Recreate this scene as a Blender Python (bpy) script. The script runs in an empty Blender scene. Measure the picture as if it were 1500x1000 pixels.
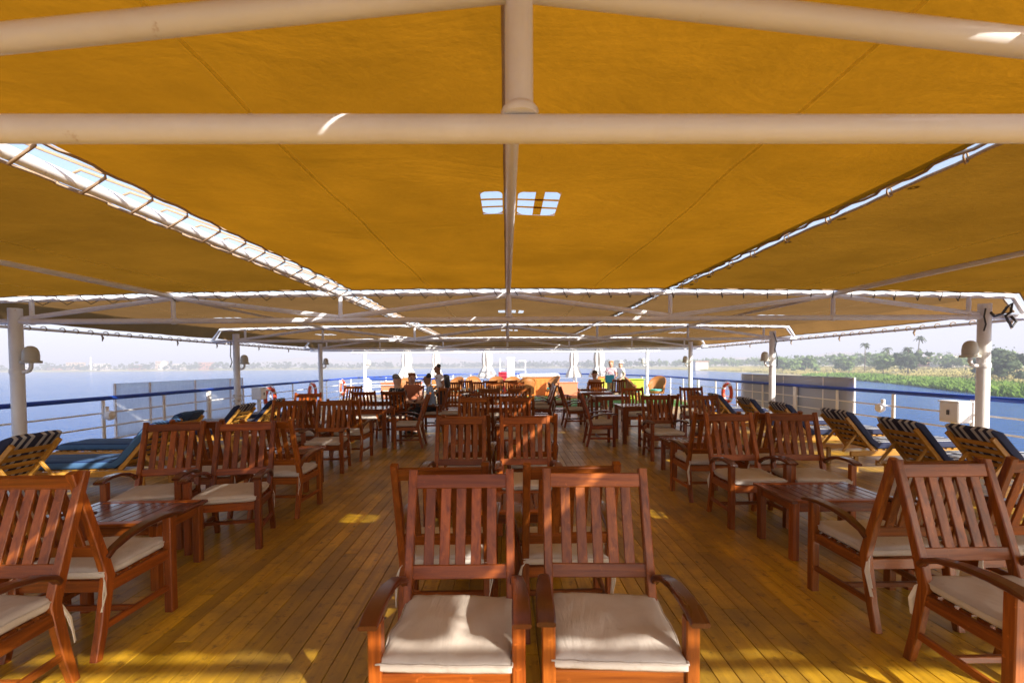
import bpy, bmesh, math, random
from mathutils import Vector, Matrix, Quaternion, noise
R = math.radians
rnd = random.Random(7)
scn = bpy.context.scene
COL = scn.collection

# ------------------------------------------------------------------ camera, sky, sun, exposure
cd = bpy.data.cameras.new('camera'); cam = bpy.data.objects.new('camera', cd); COL.objects.link(cam)
cam.location = (0, 0, 1.6)
cam.matrix_world = (Matrix.Translation((0, 0, 1.6)) @ Matrix.Rotation(R(-0.69), 4, 'Z')
                    @ Matrix.Rotation(R(90 - 1.7), 4, 'X') @ Matrix.Rotation(R(-0.36), 4, 'Z'))
cd.sensor_width = 36; cd.lens = 16.0; cd.shift_y = 55 / 1500
cd.clip_start = 0.02; cd.clip_end = 30000
cd.dof.use_dof = True; cd.dof.focus_distance = 4.5; cd.dof.aperture_fstop = 2.8
scn.camera = cam

SUN = Vector((1.20, -1.4, 1.0)).normalized()          # towards the sun
w = bpy.data.worlds.new('World'); scn.world = w; w.use_nodes = True
nt = w.node_tree
sky = nt.nodes.new('ShaderNodeTexSky'); sky.sky_type = 'NISHITA'; sky.sun_disc = False
sky.sun_elevation = math.asin(SUN.z); sky.sun_rotation = math.atan2(SUN.x, SUN.y)
sky.air_density = 1.0; sky.dust_density = 2.5; sky.ozone_density = 1.6
bg = nt.nodes['Background']; bg.inputs['Strength'].default_value = 0.12
nt.links.new(sky.outputs['Color'], bg.inputs['Color'])
sl = bpy.data.lights.new('sun', 'SUN'); sun = bpy.data.objects.new('sun', sl); COL.objects.link(sun)
sl.energy = 5.0; sl.angle = R(0.53); sl.color = (1.0, 0.92, 0.80)
sun.rotation_euler = (-SUN).to_track_quat('-Z', 'Y').to_euler()
scn.view_settings.view_transform = 'Standard'; scn.view_settings.look = 'None'
scn.view_settings.gamma = 1.0; scn.view_settings.exposure = 1.3
scn.view_settings.use_curve_mapping = False
scn.cycles.use_denoising = True
scn.cycles.max_bounces = 10; scn.cycles.diffuse_bounces = 5; scn.cycles.glossy_bounces = 4
scn.cycles.transmission_bounces = 6; scn.cycles.volume_bounces = 0
scn.cycles.sample_clamp_indirect = 6.0

# ------------------------------------------------------------------ helpers
def tag(o, label=None, cat=None, group=None, kind=None):
    if label: o['label'] = label
    if cat: o['category'] = cat
    if group: o['group'] = group
    if kind: o['kind'] = kind
    return o

def thing(name, label, cat, loc=(0, 0, 0), rz=0, group=None):
    o = bpy.data.objects.new(name, None); COL.objects.link(o)
    o.empty_display_size = 0.1
    o.location = loc; o.rotation_euler = (0, 0, rz)
    return tag(o, label, cat, group)

class MB:
    def __init__(s): s.v = []; s.f = []
    def add(s, vs, fs):
        n = len(s.v); s.v += [tuple(p) for p in vs]; s.f += [tuple(i + n for i in f) for f in fs]
    def cbox(s, c, d, b=0.004, m=None):
        """box with chamfered edges"""
        hx, hy, hz = d[0] / 2, d[1] / 2, d[2] / 2
        b = min(b, hx * .9, hy * .9, hz * .9)
        V = []; idx = {}
        for sx in (-1, 1):
            for sy in (-1, 1):
                for sz in (-1, 1):
                    for ax in range(3):
                        p = [sx * (hx - (0 if ax == 0 else b)), sy * (hy - (0 if ax == 1 else b)), sz * (hz - (0 if ax == 2 else b))]
                        idx[(sx, sy, sz, ax)] = len(V); V.append(Vector(p))
        F = []
        def key(ax, a, b_, s_):
            t = [0, 0, 0]; o = [i for i in range(3) if i != ax]
            t[ax] = s_; t[o[0]] = a; t[o[1]] = b_; return tuple(t)
        for ax in range(3):
            for s_ in (-1, 1):
                F.append([idx[key(ax, a, b_, s_) + (ax,)] for a, b_ in ((-1, -1), (1, -1), (1, 1), (-1, 1))])
        for ax in range(3):                       # edges parallel to ax
            o = [i for i in range(3) if i != ax]
            for a in (-1, 1):
                for b_ in (-1, 1):
                    k0 = key(ax, a, b_, -1); k1 = key(ax, a, b_, 1)
                    F.append([idx[k0 + (o[0],)], idx[k1 + (o[0],)], idx[k1 + (o[1],)], idx[k0 + (o[1],)]])
        for sx in (-1, 1):
            for sy in (-1, 1):
                for sz in (-1, 1):
                    F.append([idx[(sx, sy, sz, a)] for a in range(3)])
        c = Vector(c)
        V = [(m @ p if m else p) + c for p in V]
        # orient faces outward
        G = []
        for f in F:
            ctr = sum((V[i] for i in f), Vector()) / len(f)
            n = (V[f[1]] - V[f[0]]).cross(V[f[2]] - V[f[0]])
            G.append(f if n.dot(ctr - c) > 0 else f[::-1])
        s.add(V, G)
    def sweep(s, pts, ws, hs, ch=0.005, up=(0, 0, 1), cap=True):
        """chamfered rectangle swept along pts; w across, h along up"""
        pts = [Vector(p) for p in pts]; n = len(pts)
        if not hasattr(ws, '__len__'): ws = [ws] * n
        if not hasattr(hs, '__len__'): hs = [hs] * n
        V = []; F = []
        for i, p in enumerate(pts):
            t = (pts[min(i + 1, n - 1)] - pts[max(i - 1, 0)]).normalized()
            u = Vector(up); u = (u - t * u.dot(t)).normalized(); r = t.cross(u)
            a, b = ws[i] / 2, hs[i] / 2; c = min(ch, a * .8, b * .8)
            for x, y in ((a, -b + c), (a, b - c), (a - c, b), (-a + c, b), (-a, b - c), (-a, -b + c), (-a + c, -b), (a - c, -b)):
                V.append(p + r * x + u * y)
        for i in range(n - 1):
            for k in range(8):
                k2 = (k + 1) % 8
                F.append((i * 8 + k, i * 8 + k2, (i + 1) * 8 + k2, (i + 1) * 8 + k))
        if cap:
            F.append(tuple(range(7, -1, -1))); F.append(tuple((n - 1) * 8 + k for k in range(8)))
        s.add(V, F)
    def tube(s, pts, r, seg=10, cap=True, closed=False):
        pts = [Vector(p) for p in pts]; n = len(pts)
        rs = r if hasattr(r, '__len__') else [r] * n
        V = []; F = []
        t0 = (pts[1] - pts[0]).normalized()
        u = t0.orthogonal().normalized(); prev = t0
        for i, p in enumerate(pts):
            if closed: t = (pts[(i + 1) % n] - pts[i - 1]).normalized()
            else: t = (pts[min(i + 1, n - 1)] - pts[max(i - 1, 0)]).normalized()
            q = prev.rotation_difference(t); u = q @ u; u = (u - t * u.dot(t)).normalized(); prev = t
            b = t.cross(u)
            for k in range(seg):
                a = 2 * math.pi * k / seg
                V.append(p + (u * math.cos(a) + b * math.sin(a)) * rs[i])
        m = n if closed else n - 1
        for i in range(m):
            j = (i + 1) % n
            for k in range(seg):
                k2 = (k + 1) % seg
                F.append((i * seg + k, i * seg + k2, j * seg + k2, j * seg + k))
        if cap and not closed:
            F.append(tuple(range(seg - 1, -1, -1))); F.append(tuple((n - 1) * seg + k for k in range(seg)))
        s.add(V, F)
    def lathe(s, prof, c=(0, 0, 0), seg=20, m=None):
        V = []; F = []; c = Vector(c); n = len(prof)
        for r, z in prof:
            for k in range(seg):
                a = 2 * math.pi * k / seg
                p = Vector((r * math.cos(a), r * math.sin(a), z))
                V.append((m @ p if m else p) + c)
        for i in range(n - 1):
            for k in range(seg):
                k2 = (k + 1) % seg
                F.append((i * seg + k, i * seg + k2, (i + 1) * seg + k2, (i + 1) * seg + k))
        F.append(tuple(range(seg - 1, -1, -1))); F.append(tuple((n - 1) * seg + k for k in range(seg)))
        s.add(V, F)
    def grid(s, P):
        """P[i][j] -> quads"""
        ni, nj = len(P), len(P[0]); V = [p for row in P for p in row]
        F = [(i * nj + j, (i + 1) * nj + j, (i + 1) * nj + j + 1, i * nj + j + 1) for i in range(ni - 1) for j in range(nj - 1)]
        s.add(V, F)
    def mesh(s, name, mat, smooth=None):
        me = bpy.data.meshes.new(name); me.from_pydata(s.v, [], s.f)
        if mat: me.materials.append(mat)
        if smooth is not None:
            me.polygons.foreach_set('use_smooth', [True] * len(me.polygons))
            if smooth < 180: me.set_sharp_from_angle(angle=R(smooth))
        me.update(); return me
    def build(s, name, mat, parent=None, smooth=None):
        return link(name, s.mesh(name, mat, smooth), parent)

def link(name, me, parent=None, loc=None):
    o = bpy.data.objects.new(name, me); COL.objects.link(o)
    if parent: o.parent = parent
    if loc: o.location = loc
    return o

def kids(o): return [c for c in ALL_CHILD.get(o.name, [])]
def copy_tree(o, parent=None):
    c = o.copy(); COL.objects.link(c)
    if parent: c.parent = parent
    for ch in o.children: copy_tree(ch, c)
    return c

# ------------------------------------------------------------------ materials
def mat_new(name):
    m = bpy.data.materials.new(name); m.use_nodes = True
    n = m.node_tree.nodes; return m, m.node_tree, n['Principled BSDF'], n['Material Output']

def N(t, typ, **kw):
    n = t.nodes.new(typ)
    for k, v in kw.items():
        if k in n.inputs: n.inputs[k].default_value = v
        else: setattr(n, k, v)
    return n

def mix(t, fac, a, b):
    m = t.nodes.new('ShaderNodeMix'); m.data_type = 'RGBA'
    for sock, val in ((m.inputs[0], fac), (m.inputs[6], a), (m.inputs[7], b)):
        if hasattr(val, 'is_output'): t.links.new(val, sock)
        elif isinstance(val, tuple): sock.default_value = val + (1,) if len(val) == 3 else val
        else: sock.default_value = val
    return m.outputs[2]

def ramp(t, src, stops):
    r = t.nodes.new('ShaderNodeValToRGB'); e = r.color_ramp.elements
    while len(e) < len(stops): e.new(.5)
    for el, (p, c) in zip(e, stops):
        el.position = p; el.color = (c, c, c, 1) if not isinstance(c, tuple) else c + (1,)
    t.links.new(src, r.inputs[0]); return r.outputs[0]

def coords(t, kind='Object', scale=(1, 1, 1), rand=0.0):
    tc = t.nodes.new('ShaderNodeTexCoord'); mp = t.nodes.new('ShaderNodeMapping')
    mp.inputs['Scale'].default_value = scale
    t.links.new(tc.outputs[kind], mp.inputs['Vector'])
    if rand:
        oi = t.nodes.new('ShaderNodeObjectInfo'); mu = t.nodes.new('ShaderNodeMath'); mu.operation = 'MULTIPLY'
        mu.inputs[1].default_value = rand
        t.links.new(oi.outputs['Random'], mu.inputs[0]); t.links.new(mu.outputs[0], mp.inputs['Location'])
    return mp.outputs[0]

def noise_tex(t, vec, scale, detail=4, rough=.55, dist=0.0):
    n = t.nodes.new('ShaderNodeTexNoise'); n.inputs['Scale'].default_value = scale
    n.inputs['Detail'].default_value = detail; n.inputs['Roughness'].default_value = rough
    n.inputs['Distortion'].default_value = dist
    if vec: t.links.new(vec, n.inputs['Vector'])
    return n.outputs['Fac']

def bump(t, h, p, strength=.2, dist=.01):
    b = t.nodes.new('ShaderNodeBump'); b.inputs['Strength'].default_value = strength
    b.inputs['Distance'].default_value = dist
    t.links.new(h, b.inputs['Height']); t.links.new(b.outputs[0], p.inputs['Normal'])

def simple(name, col, rough=.5, metal=0.0, var=0.12, scale=6.0, spec=.5, coat=0.0):
    m, t, p, o = mat_new(name)
    v = coords(t, 'Object', rand=20)
    f = noise_tex(t, v, scale, 5)
    c = mix(t, f, tuple(x * (1 - var) for x in col), tuple(min(1, x * (1 + var)) for x in col))
    t.links.new(c, p.inputs['Base Color'])
    p.inputs['Roughness'].default_value = rough; p.inputs['Metallic'].default_value = metal
    p.inputs['Specular IOR Level'].default_value = spec; p.inputs['Coat Weight'].default_value = coat
    return m

def painted(name, col, rough):
    m, t, p, o = mat_new(name)
    g = t.nodes.new('ShaderNodeNewGeometry')
    f = noise_tex(t, g.outputs['Position'], 3.0, 5); r_ = noise_tex(t, g.outputs['Position'], 7.5, 8, .72)
    c = mix(t, f, tuple(x * .90 for x in col), tuple(min(1, x * 1.06) for x in col))
    c = mix(t, ramp(t, r_, [(.64, 0.0), (.69, .5)]), c, (.34, .19, .11))
    st = noise_tex(t, g.outputs['Position'], 1.2, 6, .7)
    c = mix(t, ramp(t, st, [(.5, 0.0), (.75, .35)]), c, (.50, .43, .36))
    t.links.new(c, p.inputs['Base Color'])
    rr = N(t, 'ShaderNodeMapRange'); rr.inputs[3].default_value = rough - .08; rr.inputs[4].default_value = rough + .2
    t.links.new(st, rr.inputs[0]); t.links.new(rr.outputs[0], p.inputs['Roughness'])
    bump(t, noise_tex(t, g.outputs['Position'], 18, 4, .6), p, .18, .004)
    return m

def wood(name, c0, c1, axis, rough=.34, coat=.13):
    m, t, p, o = mat_new(name)
    sc = [34, 34, 34]; sc[axis] = 2.2
    v = coords(t, 'Object', tuple(sc), rand=37)
    g = noise_tex(t, v, 1.0, 6, .62, .6)
    sc2 = [5, 5, 5]; sc2[axis] = .7
    g2 = noise_tex(t, coords(t, 'Object', tuple(sc2), rand=11), 1.0, 2)
    c = mix(t, ramp(t, g, [(.3, 0.0), (.72, 1.0)]), c0, c1)
    oi = t.nodes.new('ShaderNodeObjectInfo')
    hs = N(t, 'ShaderNodeHueSaturation')
    mr = N(t, 'ShaderNodeMapRange'); mr.inputs[3].default_value = .78; mr.inputs[4].default_value = 1.25
    t.links.new(oi.outputs['Random'], mr.inputs[0]); t.links.new(mr.outputs[0], hs.inputs['Value'])
    c = mix(t, ramp(t, g2, [(.35, 0.0), (.7, .45)]), c, tuple(x * .62 for x in c0))
    sc_ = noise_tex(t, coords(t, 'Object', (9, 9, 9), rand=23), 3.0, 8, .75)
    c = mix(t, ramp(t, sc_, [(.60, 0.0), (.70, .5)]), c, tuple(min(1, x * 1.7 + .02) for x in c1))
    mc_ = N(t, 'ShaderNodeMix', data_type='RGBA', blend_type='MULTIPLY'); mc_.inputs[0].default_value = 1
    t.links.new(c, mc_.inputs[6]); t.links.new(oi.outputs['Color'], mc_.inputs[7])
    t.links.new(mc_.outputs[2], hs.inputs['Color']); t.links.new(hs.outputs[0], p.inputs['Base Color'])
    rr = N(t, 'ShaderNodeMapRange'); rr.inputs[3].default_value = rough - .07; rr.inputs[4].default_value = rough + .16
    t.links.new(g2, rr.inputs[0]); t.links.new(rr.outputs[0], p.inputs['Roughness'])
    p.inputs['Coat Weight'].default_value = coat; p.inputs['Coat Roughness'].default_value = .18; p.inputs['Specular IOR Level'].default_value = .3
    bump(t, g, p, .12, .002)
    return m

CH0, CH1 = (.125, .026, .004), (.410, .110, .012)
M_WV = wood('chair_wood_upright', CH0, CH1, 2)
M_WX = wood('chair_wood_cross', CH0, CH1, 0)
M_WY = wood('chair_wood_side', CH0, CH1, 1)
M_ARM = wood('armrest_wood', (.075, .020, .009), (.15, .04, .014), 1, .25, .5)
M_TBL = wood('table_wood', (.09, .024, .014), (.17, .045, .02), 1, .24, .8)
M_TEAK = wood('lounger_wood', (.42, .20, .035), (.62, .33, .06), 0, .4, .2)
M_TEAKY = wood('lounger_wood_cross', (.42, .20, .035), (.62, .33, .06), 1, .4, .2)

def m_deck():
    m, t, p, o = mat_new('deck_plank_wood')
    v = coords(t, 'Object', (26, 1.3, 26), rand=53)
    g = noise_tex(t, v, 1.0, 6, .6, .8)
    gi = t.nodes.new('ShaderNodeNewGeometry'); oi = t.nodes.new('ShaderNodeObjectInfo')
    ad = N(t, 'ShaderNodeMath', operation='ADD'); fr = N(t, 'ShaderNodeMath', operation='FRACT')
    t.links.new(gi.outputs['Random Per Island'], ad.inputs[0]); t.links.new(oi.outputs['Random'], ad.inputs[1])
    t.links.new(ad.outputs[0], fr.inputs[0])
    c = mix(t, ramp(t, g, [(.28, 0.0), (.7, 1.0)]), (.38, .200, .008), (.64, .375, .022))
    tone = ramp(t, fr.outputs[0], [(0, .66), (.5, .94), (1, 1.14)])
    mm = N(t, 'ShaderNodeMix', data_type='RGBA', blend_type='MULTIPLY'); mm.inputs[0].default_value = 1
    t.links.new(c, mm.inputs[6]); t.links.new(tone, mm.inputs[7])
    # knots and scuffs
    geo = t.nodes.new('ShaderNodeNewGeometry')
    vo = N(t, 'ShaderNodeTexVoronoi', Scale=3.4); mp = N(t, 'ShaderNodeMapping'); mp.inputs['Scale'].default_value = (1.6, .8, 1)
    t.links.new(geo.outputs['Position'], mp.inputs[0]); t.links.new(mp.outputs[0], vo.inputs['Vector'])
    k = ramp(t, vo.outputs['Distance'], [(.035, 1.0), (.075, 0.0)])
    c2 = mix(t, k, mm.outputs[2], (.06, .022, .006))
    wear = noise_tex(t, geo.outputs['Position'], 1.1, 6, .65)
    c3 = mix(t, ramp(t, wear, [(.42, 0.0), (.66, .85)]), c2, (.18, .11, .03))
    fine = noise_tex(t, geo.outputs['Position'], 14, 4, .7)
    c4 = mix(t, ramp(t, fine, [(.55, 0.0), (.70, .75)]), c3, (.10, .045, .012))
    t.links.new(c4, p.inputs['Base Color'])
    rr = N(t, 'ShaderNodeMapRange'); rr.inputs[3].default_value = .17; rr.inputs[4].default_value = .52
    t.links.new(wear, rr.inputs[0]); t.links.new(rr.outputs[0], p.inputs['Roughness'])
    p.inputs['Specular IOR Level'].default_value = .45
    bump(t, g, p, .15, .002)
    return m
M_DECK = m_deck()

def m_canvas(name, tr, df, fac=.62, dirt=.5):
    m, t, p, o = mat_new(name)
    geo = t.nodes.new('ShaderNodeNewGeometry')
    n1 = noise_tex(t, geo.outputs['Position'], .9, 5, .6)
    n2 = noise_tex(t, geo.outputs['Position'], 26, 3, .7)
    mp = N(t, 'ShaderNodeMapping'); mp.inputs['Scale'].default_value = (3.0, 22, 3); mp.inputs['Rotation'].default_value = (0, 0, .5)
    t.links.new(geo.outputs['Position'], mp.inputs[0])
    n3 = noise_tex(t, mp.outputs[0], 1.0, 4, .6)
    def shade(c):
        a = mix(t, ramp(t, n1, [(.36, 0.0), (.66, dirt)]), c, tuple(x * .70 for x in c))
        b = mix(t, ramp(t, n2, [(.35, .22), (.7, 0.0)]), a, tuple(x * .6 for x in c))
        b = mix(t, ramp(t, n3, [(.4, .0), (.8, .3)]), b, tuple(x * .7 for x in c))
        vo = N(t, 'ShaderNodeTexVoronoi', Scale=1.3); t.links.new(geo.outputs['Position'], vo.inputs['Vector'])
        return mix(t, ramp(t, vo.outputs['Distance'], [(.008, .7), (.02, 0.0)]), b, tuple(x * .25 for x in c))
    d = N(t, 'ShaderNodeBsdfDiffuse'); s = N(t, 'ShaderNodeBsdfTranslucent')
    t.links.new(shade(df), d.inputs['Color']); t.links.new(shade(tr), s.inputs['Color'])
    ms = N(t, 'ShaderNodeMixShader'); ms.inputs[0].default_value = fac
    mp4 = N(t, 'ShaderNodeMapping'); mp4.inputs['Scale'].default_value = (.8, 1.5, 1); mp4.inputs['Rotation'].default_value = (0, 0, .35)
    t.links.new(geo.outputs['Position'], mp4.inputs[0]); n4 = noise_tex(t, mp4.outputs[0], 1.6, 5, .55, .8)
    ma = N(t, 'ShaderNodeMath', operation='MULTIPLY_ADD'); ma.inputs[1].default_value = 6.0
    t.links.new(n4, ma.inputs[0]); t.links.new(n2, ma.inputs[2])
    b = N(t, 'ShaderNodeBump', Strength=.5, Distance=.006); t.links.new(ma.outputs[0], b.inputs['Height'])
    t.links.new(b.outputs[0], d.inputs['Normal']); t.links.new(b.outputs[0], s.inputs['Normal'])
    t.links.new(d.outputs[0], ms.inputs[1]); t.links.new(s.outputs[0], ms.inputs[2])
    t.links.new(ms.outputs[0], o.inputs['Surface']); t.nodes.remove(p)
    return m
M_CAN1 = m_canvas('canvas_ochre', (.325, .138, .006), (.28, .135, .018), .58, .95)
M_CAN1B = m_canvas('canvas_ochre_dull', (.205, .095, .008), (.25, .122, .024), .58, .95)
M_SEAM = m_canvas('seam_ochre', (.97, .94, .85), (.40, .19, .03), .93, .1)
M_SEAM2 = m_canvas('seam_tan', (.96, .94, .90), (.34, .24, .14), .93, .1)
M_CAN2 = m_canvas('canvas_tan', (.225, .125, .044), (.29, .18, .085), .58, .7)

M_PANELW = m_canvas('white_canvas_screen', (.95, .95, .96), (.80, .80, .82), .85, .12)
M_PIPE = painted('white_pipe_paint', (.82, .82, .86), .34)
M_WHITE = simple('white_paint', (.86, .86, .87), .35, var=.06, scale=4)
M_POST = painted('post_paint', (.78, .78, .80), .36)
M_BLUE = simple('blue_rail_paint', (.014, .065, .44), .32, var=.15)
M_ROPE = simple('rope', (.34, .24, .16), .9, var=.25, scale=40)
M_DROPE = simple('dark_rope', (.06, .05, .045), .9, var=.3, scale=40)
M_WROPE = simple('white_rope', (.72, .70, .66), .9, var=.15, scale=40)
M_LAMP = simple('lamp_plastic', (.50, .48, .42), .45, var=.1)
M_DGREY = simple('dark_metal', (.05, .05, .055), .5, var=.2)
M_PANELB = simple('blue_grey_screen', (.42, .46, .58), .6, var=.08, scale=2)
M_ORANGE = simple('orange_paint', (.72, .20, .035), .55, var=.12)
M_SALMON = simple('salmon_paint', (.72, .24, .12), .6, var=.1)
M_RED = simple('red_paint', (.55, .035, .06), .4, var=.1)
M_RING = simple('life_ring_red', (.68, .085, .03), .5, var=.12)
M_LIME = simple('lime_cover', (.36, .48, .03), .7, var=.12)
M_TURQ = simple('turquoise_cushion', (.10, .45, .42), .8, var=.12)
M_RATTAN = simple('rattan', (.33, .125, .028), .6, var=.3, scale=45)
M_HULL = simple('hull_paint', (.75, .75, .76), .4, var=.06, scale=1)
M_TIE = simple('cushion_ribbon', (.72, .68, .60), .9, var=.1, scale=30)

def m_cushion():
    m, t, p, o = mat_new('cushion_cotton')
    v = coords(t, 'Object', (1, 1, 1), rand=31)
    n1 = noise_tex(t, v, 5, 5, .6, .6)
    w_ = noise_tex(t, coords(t, 'Object', (7, 2.2, 7), rand=17), 1.0, 4, .55, 1.2)
    f = noise_tex(t, v, 220, 2)
    c = mix(t, ramp(t, n1, [(.3, 0.0), (.8, 1.0)]), (.58, .53, .49), (.47, .425, .385))
    oi = t.nodes.new('ShaderNodeObjectInfo')
    c = mix(t, ramp(t, oi.outputs['Random'], [(.2, 0.0), (1, .5)]), c, (.50, .42, .33))
    sp_ = noise_tex(t, coords(t, 'Object', (1, 1, 1), rand=77), 13, 6, .7)
    c = mix(t, ramp(t, sp_, [(.60, 0.0), (.72, .45)]), c, (.30, .24, .18))
    t.links.new(c, p.inputs['Base Color']); p.inputs['Roughness'].default_value = .92
    p.inputs['Specular IOR Level'].default_value = .15
    ad = N(t, 'ShaderNodeMath', operation='MULTIPLY_ADD'); ad.inputs[1].default_value = .06
    t.links.new(f, ad.inputs[0]); t.links.new(w_, ad.inputs[2])
    bump(t, ad.outputs[0], p, .55, .018)
    return m
M_CUSH = m_cushion()

def m_stripe(nm, ca, cb, fq):
    m, t, p, o = mat_new(nm)
    tc = t.nodes.new('ShaderNodeTexCoord'); sp = N(t, 'ShaderNodeSeparateXYZ')
    t.links.new(tc.outputs['Object'], sp.inputs[0])
    mu = N(t, 'ShaderNodeMath', operation='MULTIPLY'); mu.inputs[1].default_value = fq
    ab = N(t, 'ShaderNodeMath', operation='ABSOLUTE'); t.links.new(sp.outputs['Y'], ab.inputs[0]); t.links.new(ab.outputs[0], mu.inputs[0])
    fr = N(t, 'ShaderNodeMath', operation='FRACT'); t.links.new(mu.outputs[0], fr.inputs[0])
    c = ramp(t, fr.outputs[0], [(.0, ca), (.5, ca), (.51, cb), (.99, cb)])
    t.links.new(c, p.inputs['Base Color']); p.inputs['Roughness'].default_value = .85
    bump(t, noise_tex(t, coords(t, 'Object'), 9, 4), p, .4, .012)
    return m
M_STRIPE = m_stripe('striped_mattress_fabric', (.012, .018, .06), (.46, .48, .52), 11.5)
M_STRIPEB = m_stripe('blue_striped_fabric', (.008, .030, .12), (.05, .13, .27), 16)

def m_turf():
    m, t, p, o = mat_new('artificial_turf')
    g = t.nodes.new('ShaderNodeNewGeometry'); f = noise_tex(t, g.outputs['Position'], 60, 4, .8)
    t.links.new(mix(t, f, (.045, .13, .015), (.11, .25, .03)), p.inputs['Base Color'])
    p.inputs['Roughness'].default_value = .9; bump(t, f, p, .8, .01); return m
M_TURF = m_turf()

def m_water():
    m, t, p, o = mat_new('river_water')
    g = t.nodes.new('ShaderNodeNewGeometry')
    mp = N(t, 'ShaderNodeMapping'); mp.inputs['Scale'].default_value = (.30, 1.0, 1); t.links.new(g.outputs['Position'], mp.inputs[0])
    a = noise_tex(t, mp.outputs[0], .75, 6, .62, .4)
    b = noise_tex(t, g.outputs['Position'], .012, 4, .6, .5)
    ad = N(t, 'ShaderNodeMath', operation='MULTIPLY')
    t.links.new(a, ad.inputs[0]); t.links.new(ramp(t, b, [(.3, .45), (.7, 1.0)]), ad.inputs[1])
    t.links.new(mix(t, b, (.014, .070, .24), (.022, .095, .29)), p.inputs['Base Color'])
    p.inputs['Roughness'].default_value = .13; p.inputs['IOR'].default_value = 1.16; p.inputs['Specular IOR Level'].default_value = .3
    bump(t, ad.outputs[0], p, 1.0, .8)
    return m
M_WATER = m_water()

def m_veg(name, c0, c1, sc=.4):
    m, t, p, o = mat_new(name)
    g = t.nodes.new('ShaderNodeNewGeometry'); f = noise_tex(t, g.outputs['Position'], sc, 4, .7)
    ri = ramp(t, g.outputs['Random Per Island'], [(0, 0.0), (1, 1.0)])
    mx = N(t, 'ShaderNodeMath', operation='MULTIPLY_ADD'); mx.inputs[1].default_value = .5; 
    m2 = N(t, 'ShaderNodeMath', operation='MULTIPLY'); m2.inputs[1].default_value = .5
    t.links.new(ri, m2.inputs[0]); t.links.new(f, mx.inputs[0]); t.links.new(m2.outputs[0], mx.inputs[2])
    t.links.new(mix(t, mx.outputs[0], c0, c1), p.inputs['Base Color'])
    p.inputs['Roughness'].default_value = .8; p.inputs['Specular IOR Level'].default_value = .2
    return m
M_LEAF = m_veg('tree_leaves', (.05, .095, .022), (.15, .215, .055))
M_LEAFD = m_veg('dark_leaves', (.025, .045, .02), (.07, .10, .04))
M_PALM = m_veg('palm_fronds', (.04, .06, .02), (.10, .12, .05))
M_REED = m_veg('reed_blades', (.20, .20, .05), (.46, .37, .15), .05)
M_REEDG = m_veg('green_reed_blades', (.07, .15, .015), (.18, .29, .04), .05)
M_BARK = simple('bark', (.12, .085, .06), .9, var=.3)
def m_land():
    m, t, p, o = mat_new('bank_soil')
    g = t.nodes.new('ShaderNodeNewGeometry')
    f = noise_tex(t, g.outputs['Position'], .02, 5, .65); f2 = noise_tex(t, g.outputs['Position'], .35, 5, .7)
    c = mix(t, ramp(t, f, [(.4, 0.0), (.6, 1.0)]), (.42, .34, .15), (.24, .26, .07))
    c = mix(t, ramp(t, f2, [(.45, 0.0), (.7, .6)]), c, (.40, .33, .20))
    t.links.new(c, p.inputs['Base Color']); p.inputs['Roughness'].default_value = .95; return m
M_LAND = m_land()
M_HILL = simple('desert_hill', (.42, .32, .24), .95, var=.15, scale=.01)
M_ADOBE = simple('adobe_wall', (.52, .38, .27), .9, var=.12, scale=.3)
M_PLASTER = simple('pale_plaster', (.66, .60, .54), .9, var=.1, scale=.3)
M_BRICK = simple('red_brick_wall', (.42, .20, .13), .9, var=.12, scale=.3)
M_GLASS = simple('dark_window', (.03, .035, .045), .2, var=.1)

# ------------------------------------------------------------------ setting: water, banks, hills
WZ = -7.0
def sheet(name, poly, z, mat, kind='structure'):
    mb = MB(); mb.add([(x, y, z) for x, y in poly], [tuple(range(len(poly)))])
    o = mb.build(name, mat); tag(o, kind=kind); return o
sheet('river_water', [(-5200, -2500), (5200, -2500), (5200, 5200), (-5200, 5200)], WZ, M_WATER)

RB = [(60, -420), (84, -60), (104, 60), (123, 108), (148, 155), (171, 205), (202, 310), (236, 441), (277, 717), (268, 980), (160, 1290), (-30, 1500)]
def right_edge(y):
    for (x0, y0), (x1, y1) in zip(RB, RB[1:]):
        if y0 <= y <= y1: return x0 + (x1 - x0) * (y - y0) / (y1 - y0)
    return RB[-1][0] if y > RB[-1][1] else RB[0][0]
def land_z(x, y, e):
    d = x - e
    base = WZ - .5 + 1.3 * min(1, max(0, d + 2) / 5) + 3.2 * min(1, max(0, d - 15) / 130)
    return base + .35 * noise.noise(Vector((x * .02, y * .02, 0)))
mb = MB(); P = []
ys = [-420 + 26 * i for i in range(74)]
for y in ys:
    e = right_edge(y)
    P.append([(e + d, y, land_z(e + d, y, e)) for d in (-3, -1, 0, 1, 3, 6, 12, 20, 35, 55, 80, 120, 180, 260, 400, 700, 1200, 2600)])
mb.grid(P); mb.f = [f[::-1] for f in mb.f]
tag(mb.build('river_bank', M_LAND, smooth=180), kind='structure')

# far bank closing the river ahead and to the left
LB = [(-2300, 700), (-1750, 960), (-1290, 1130), (-900, 1180), (-670, 1240), (-420, 1420), (-200, 1600), (0, 1680), (300, 1700)]
mb = MB(); P = []
for i in range(len(LB)):
    x, y = LB[i]
    nx, ny = (-.35, 1.0)
    P.append([(x + nx * d, y + ny * d, WZ - .4 + (1.6 * min(1, d / 8) if d > 0 else 0) + min(6, max(0, d - 20) * .03)) for d in (-6, 0, 4, 10, 40, 120, 300, 800, 1800)])
mb.grid(P)
tag(mb.build('far_bank', M_LAND, smooth=180), kind='structure')

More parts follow.
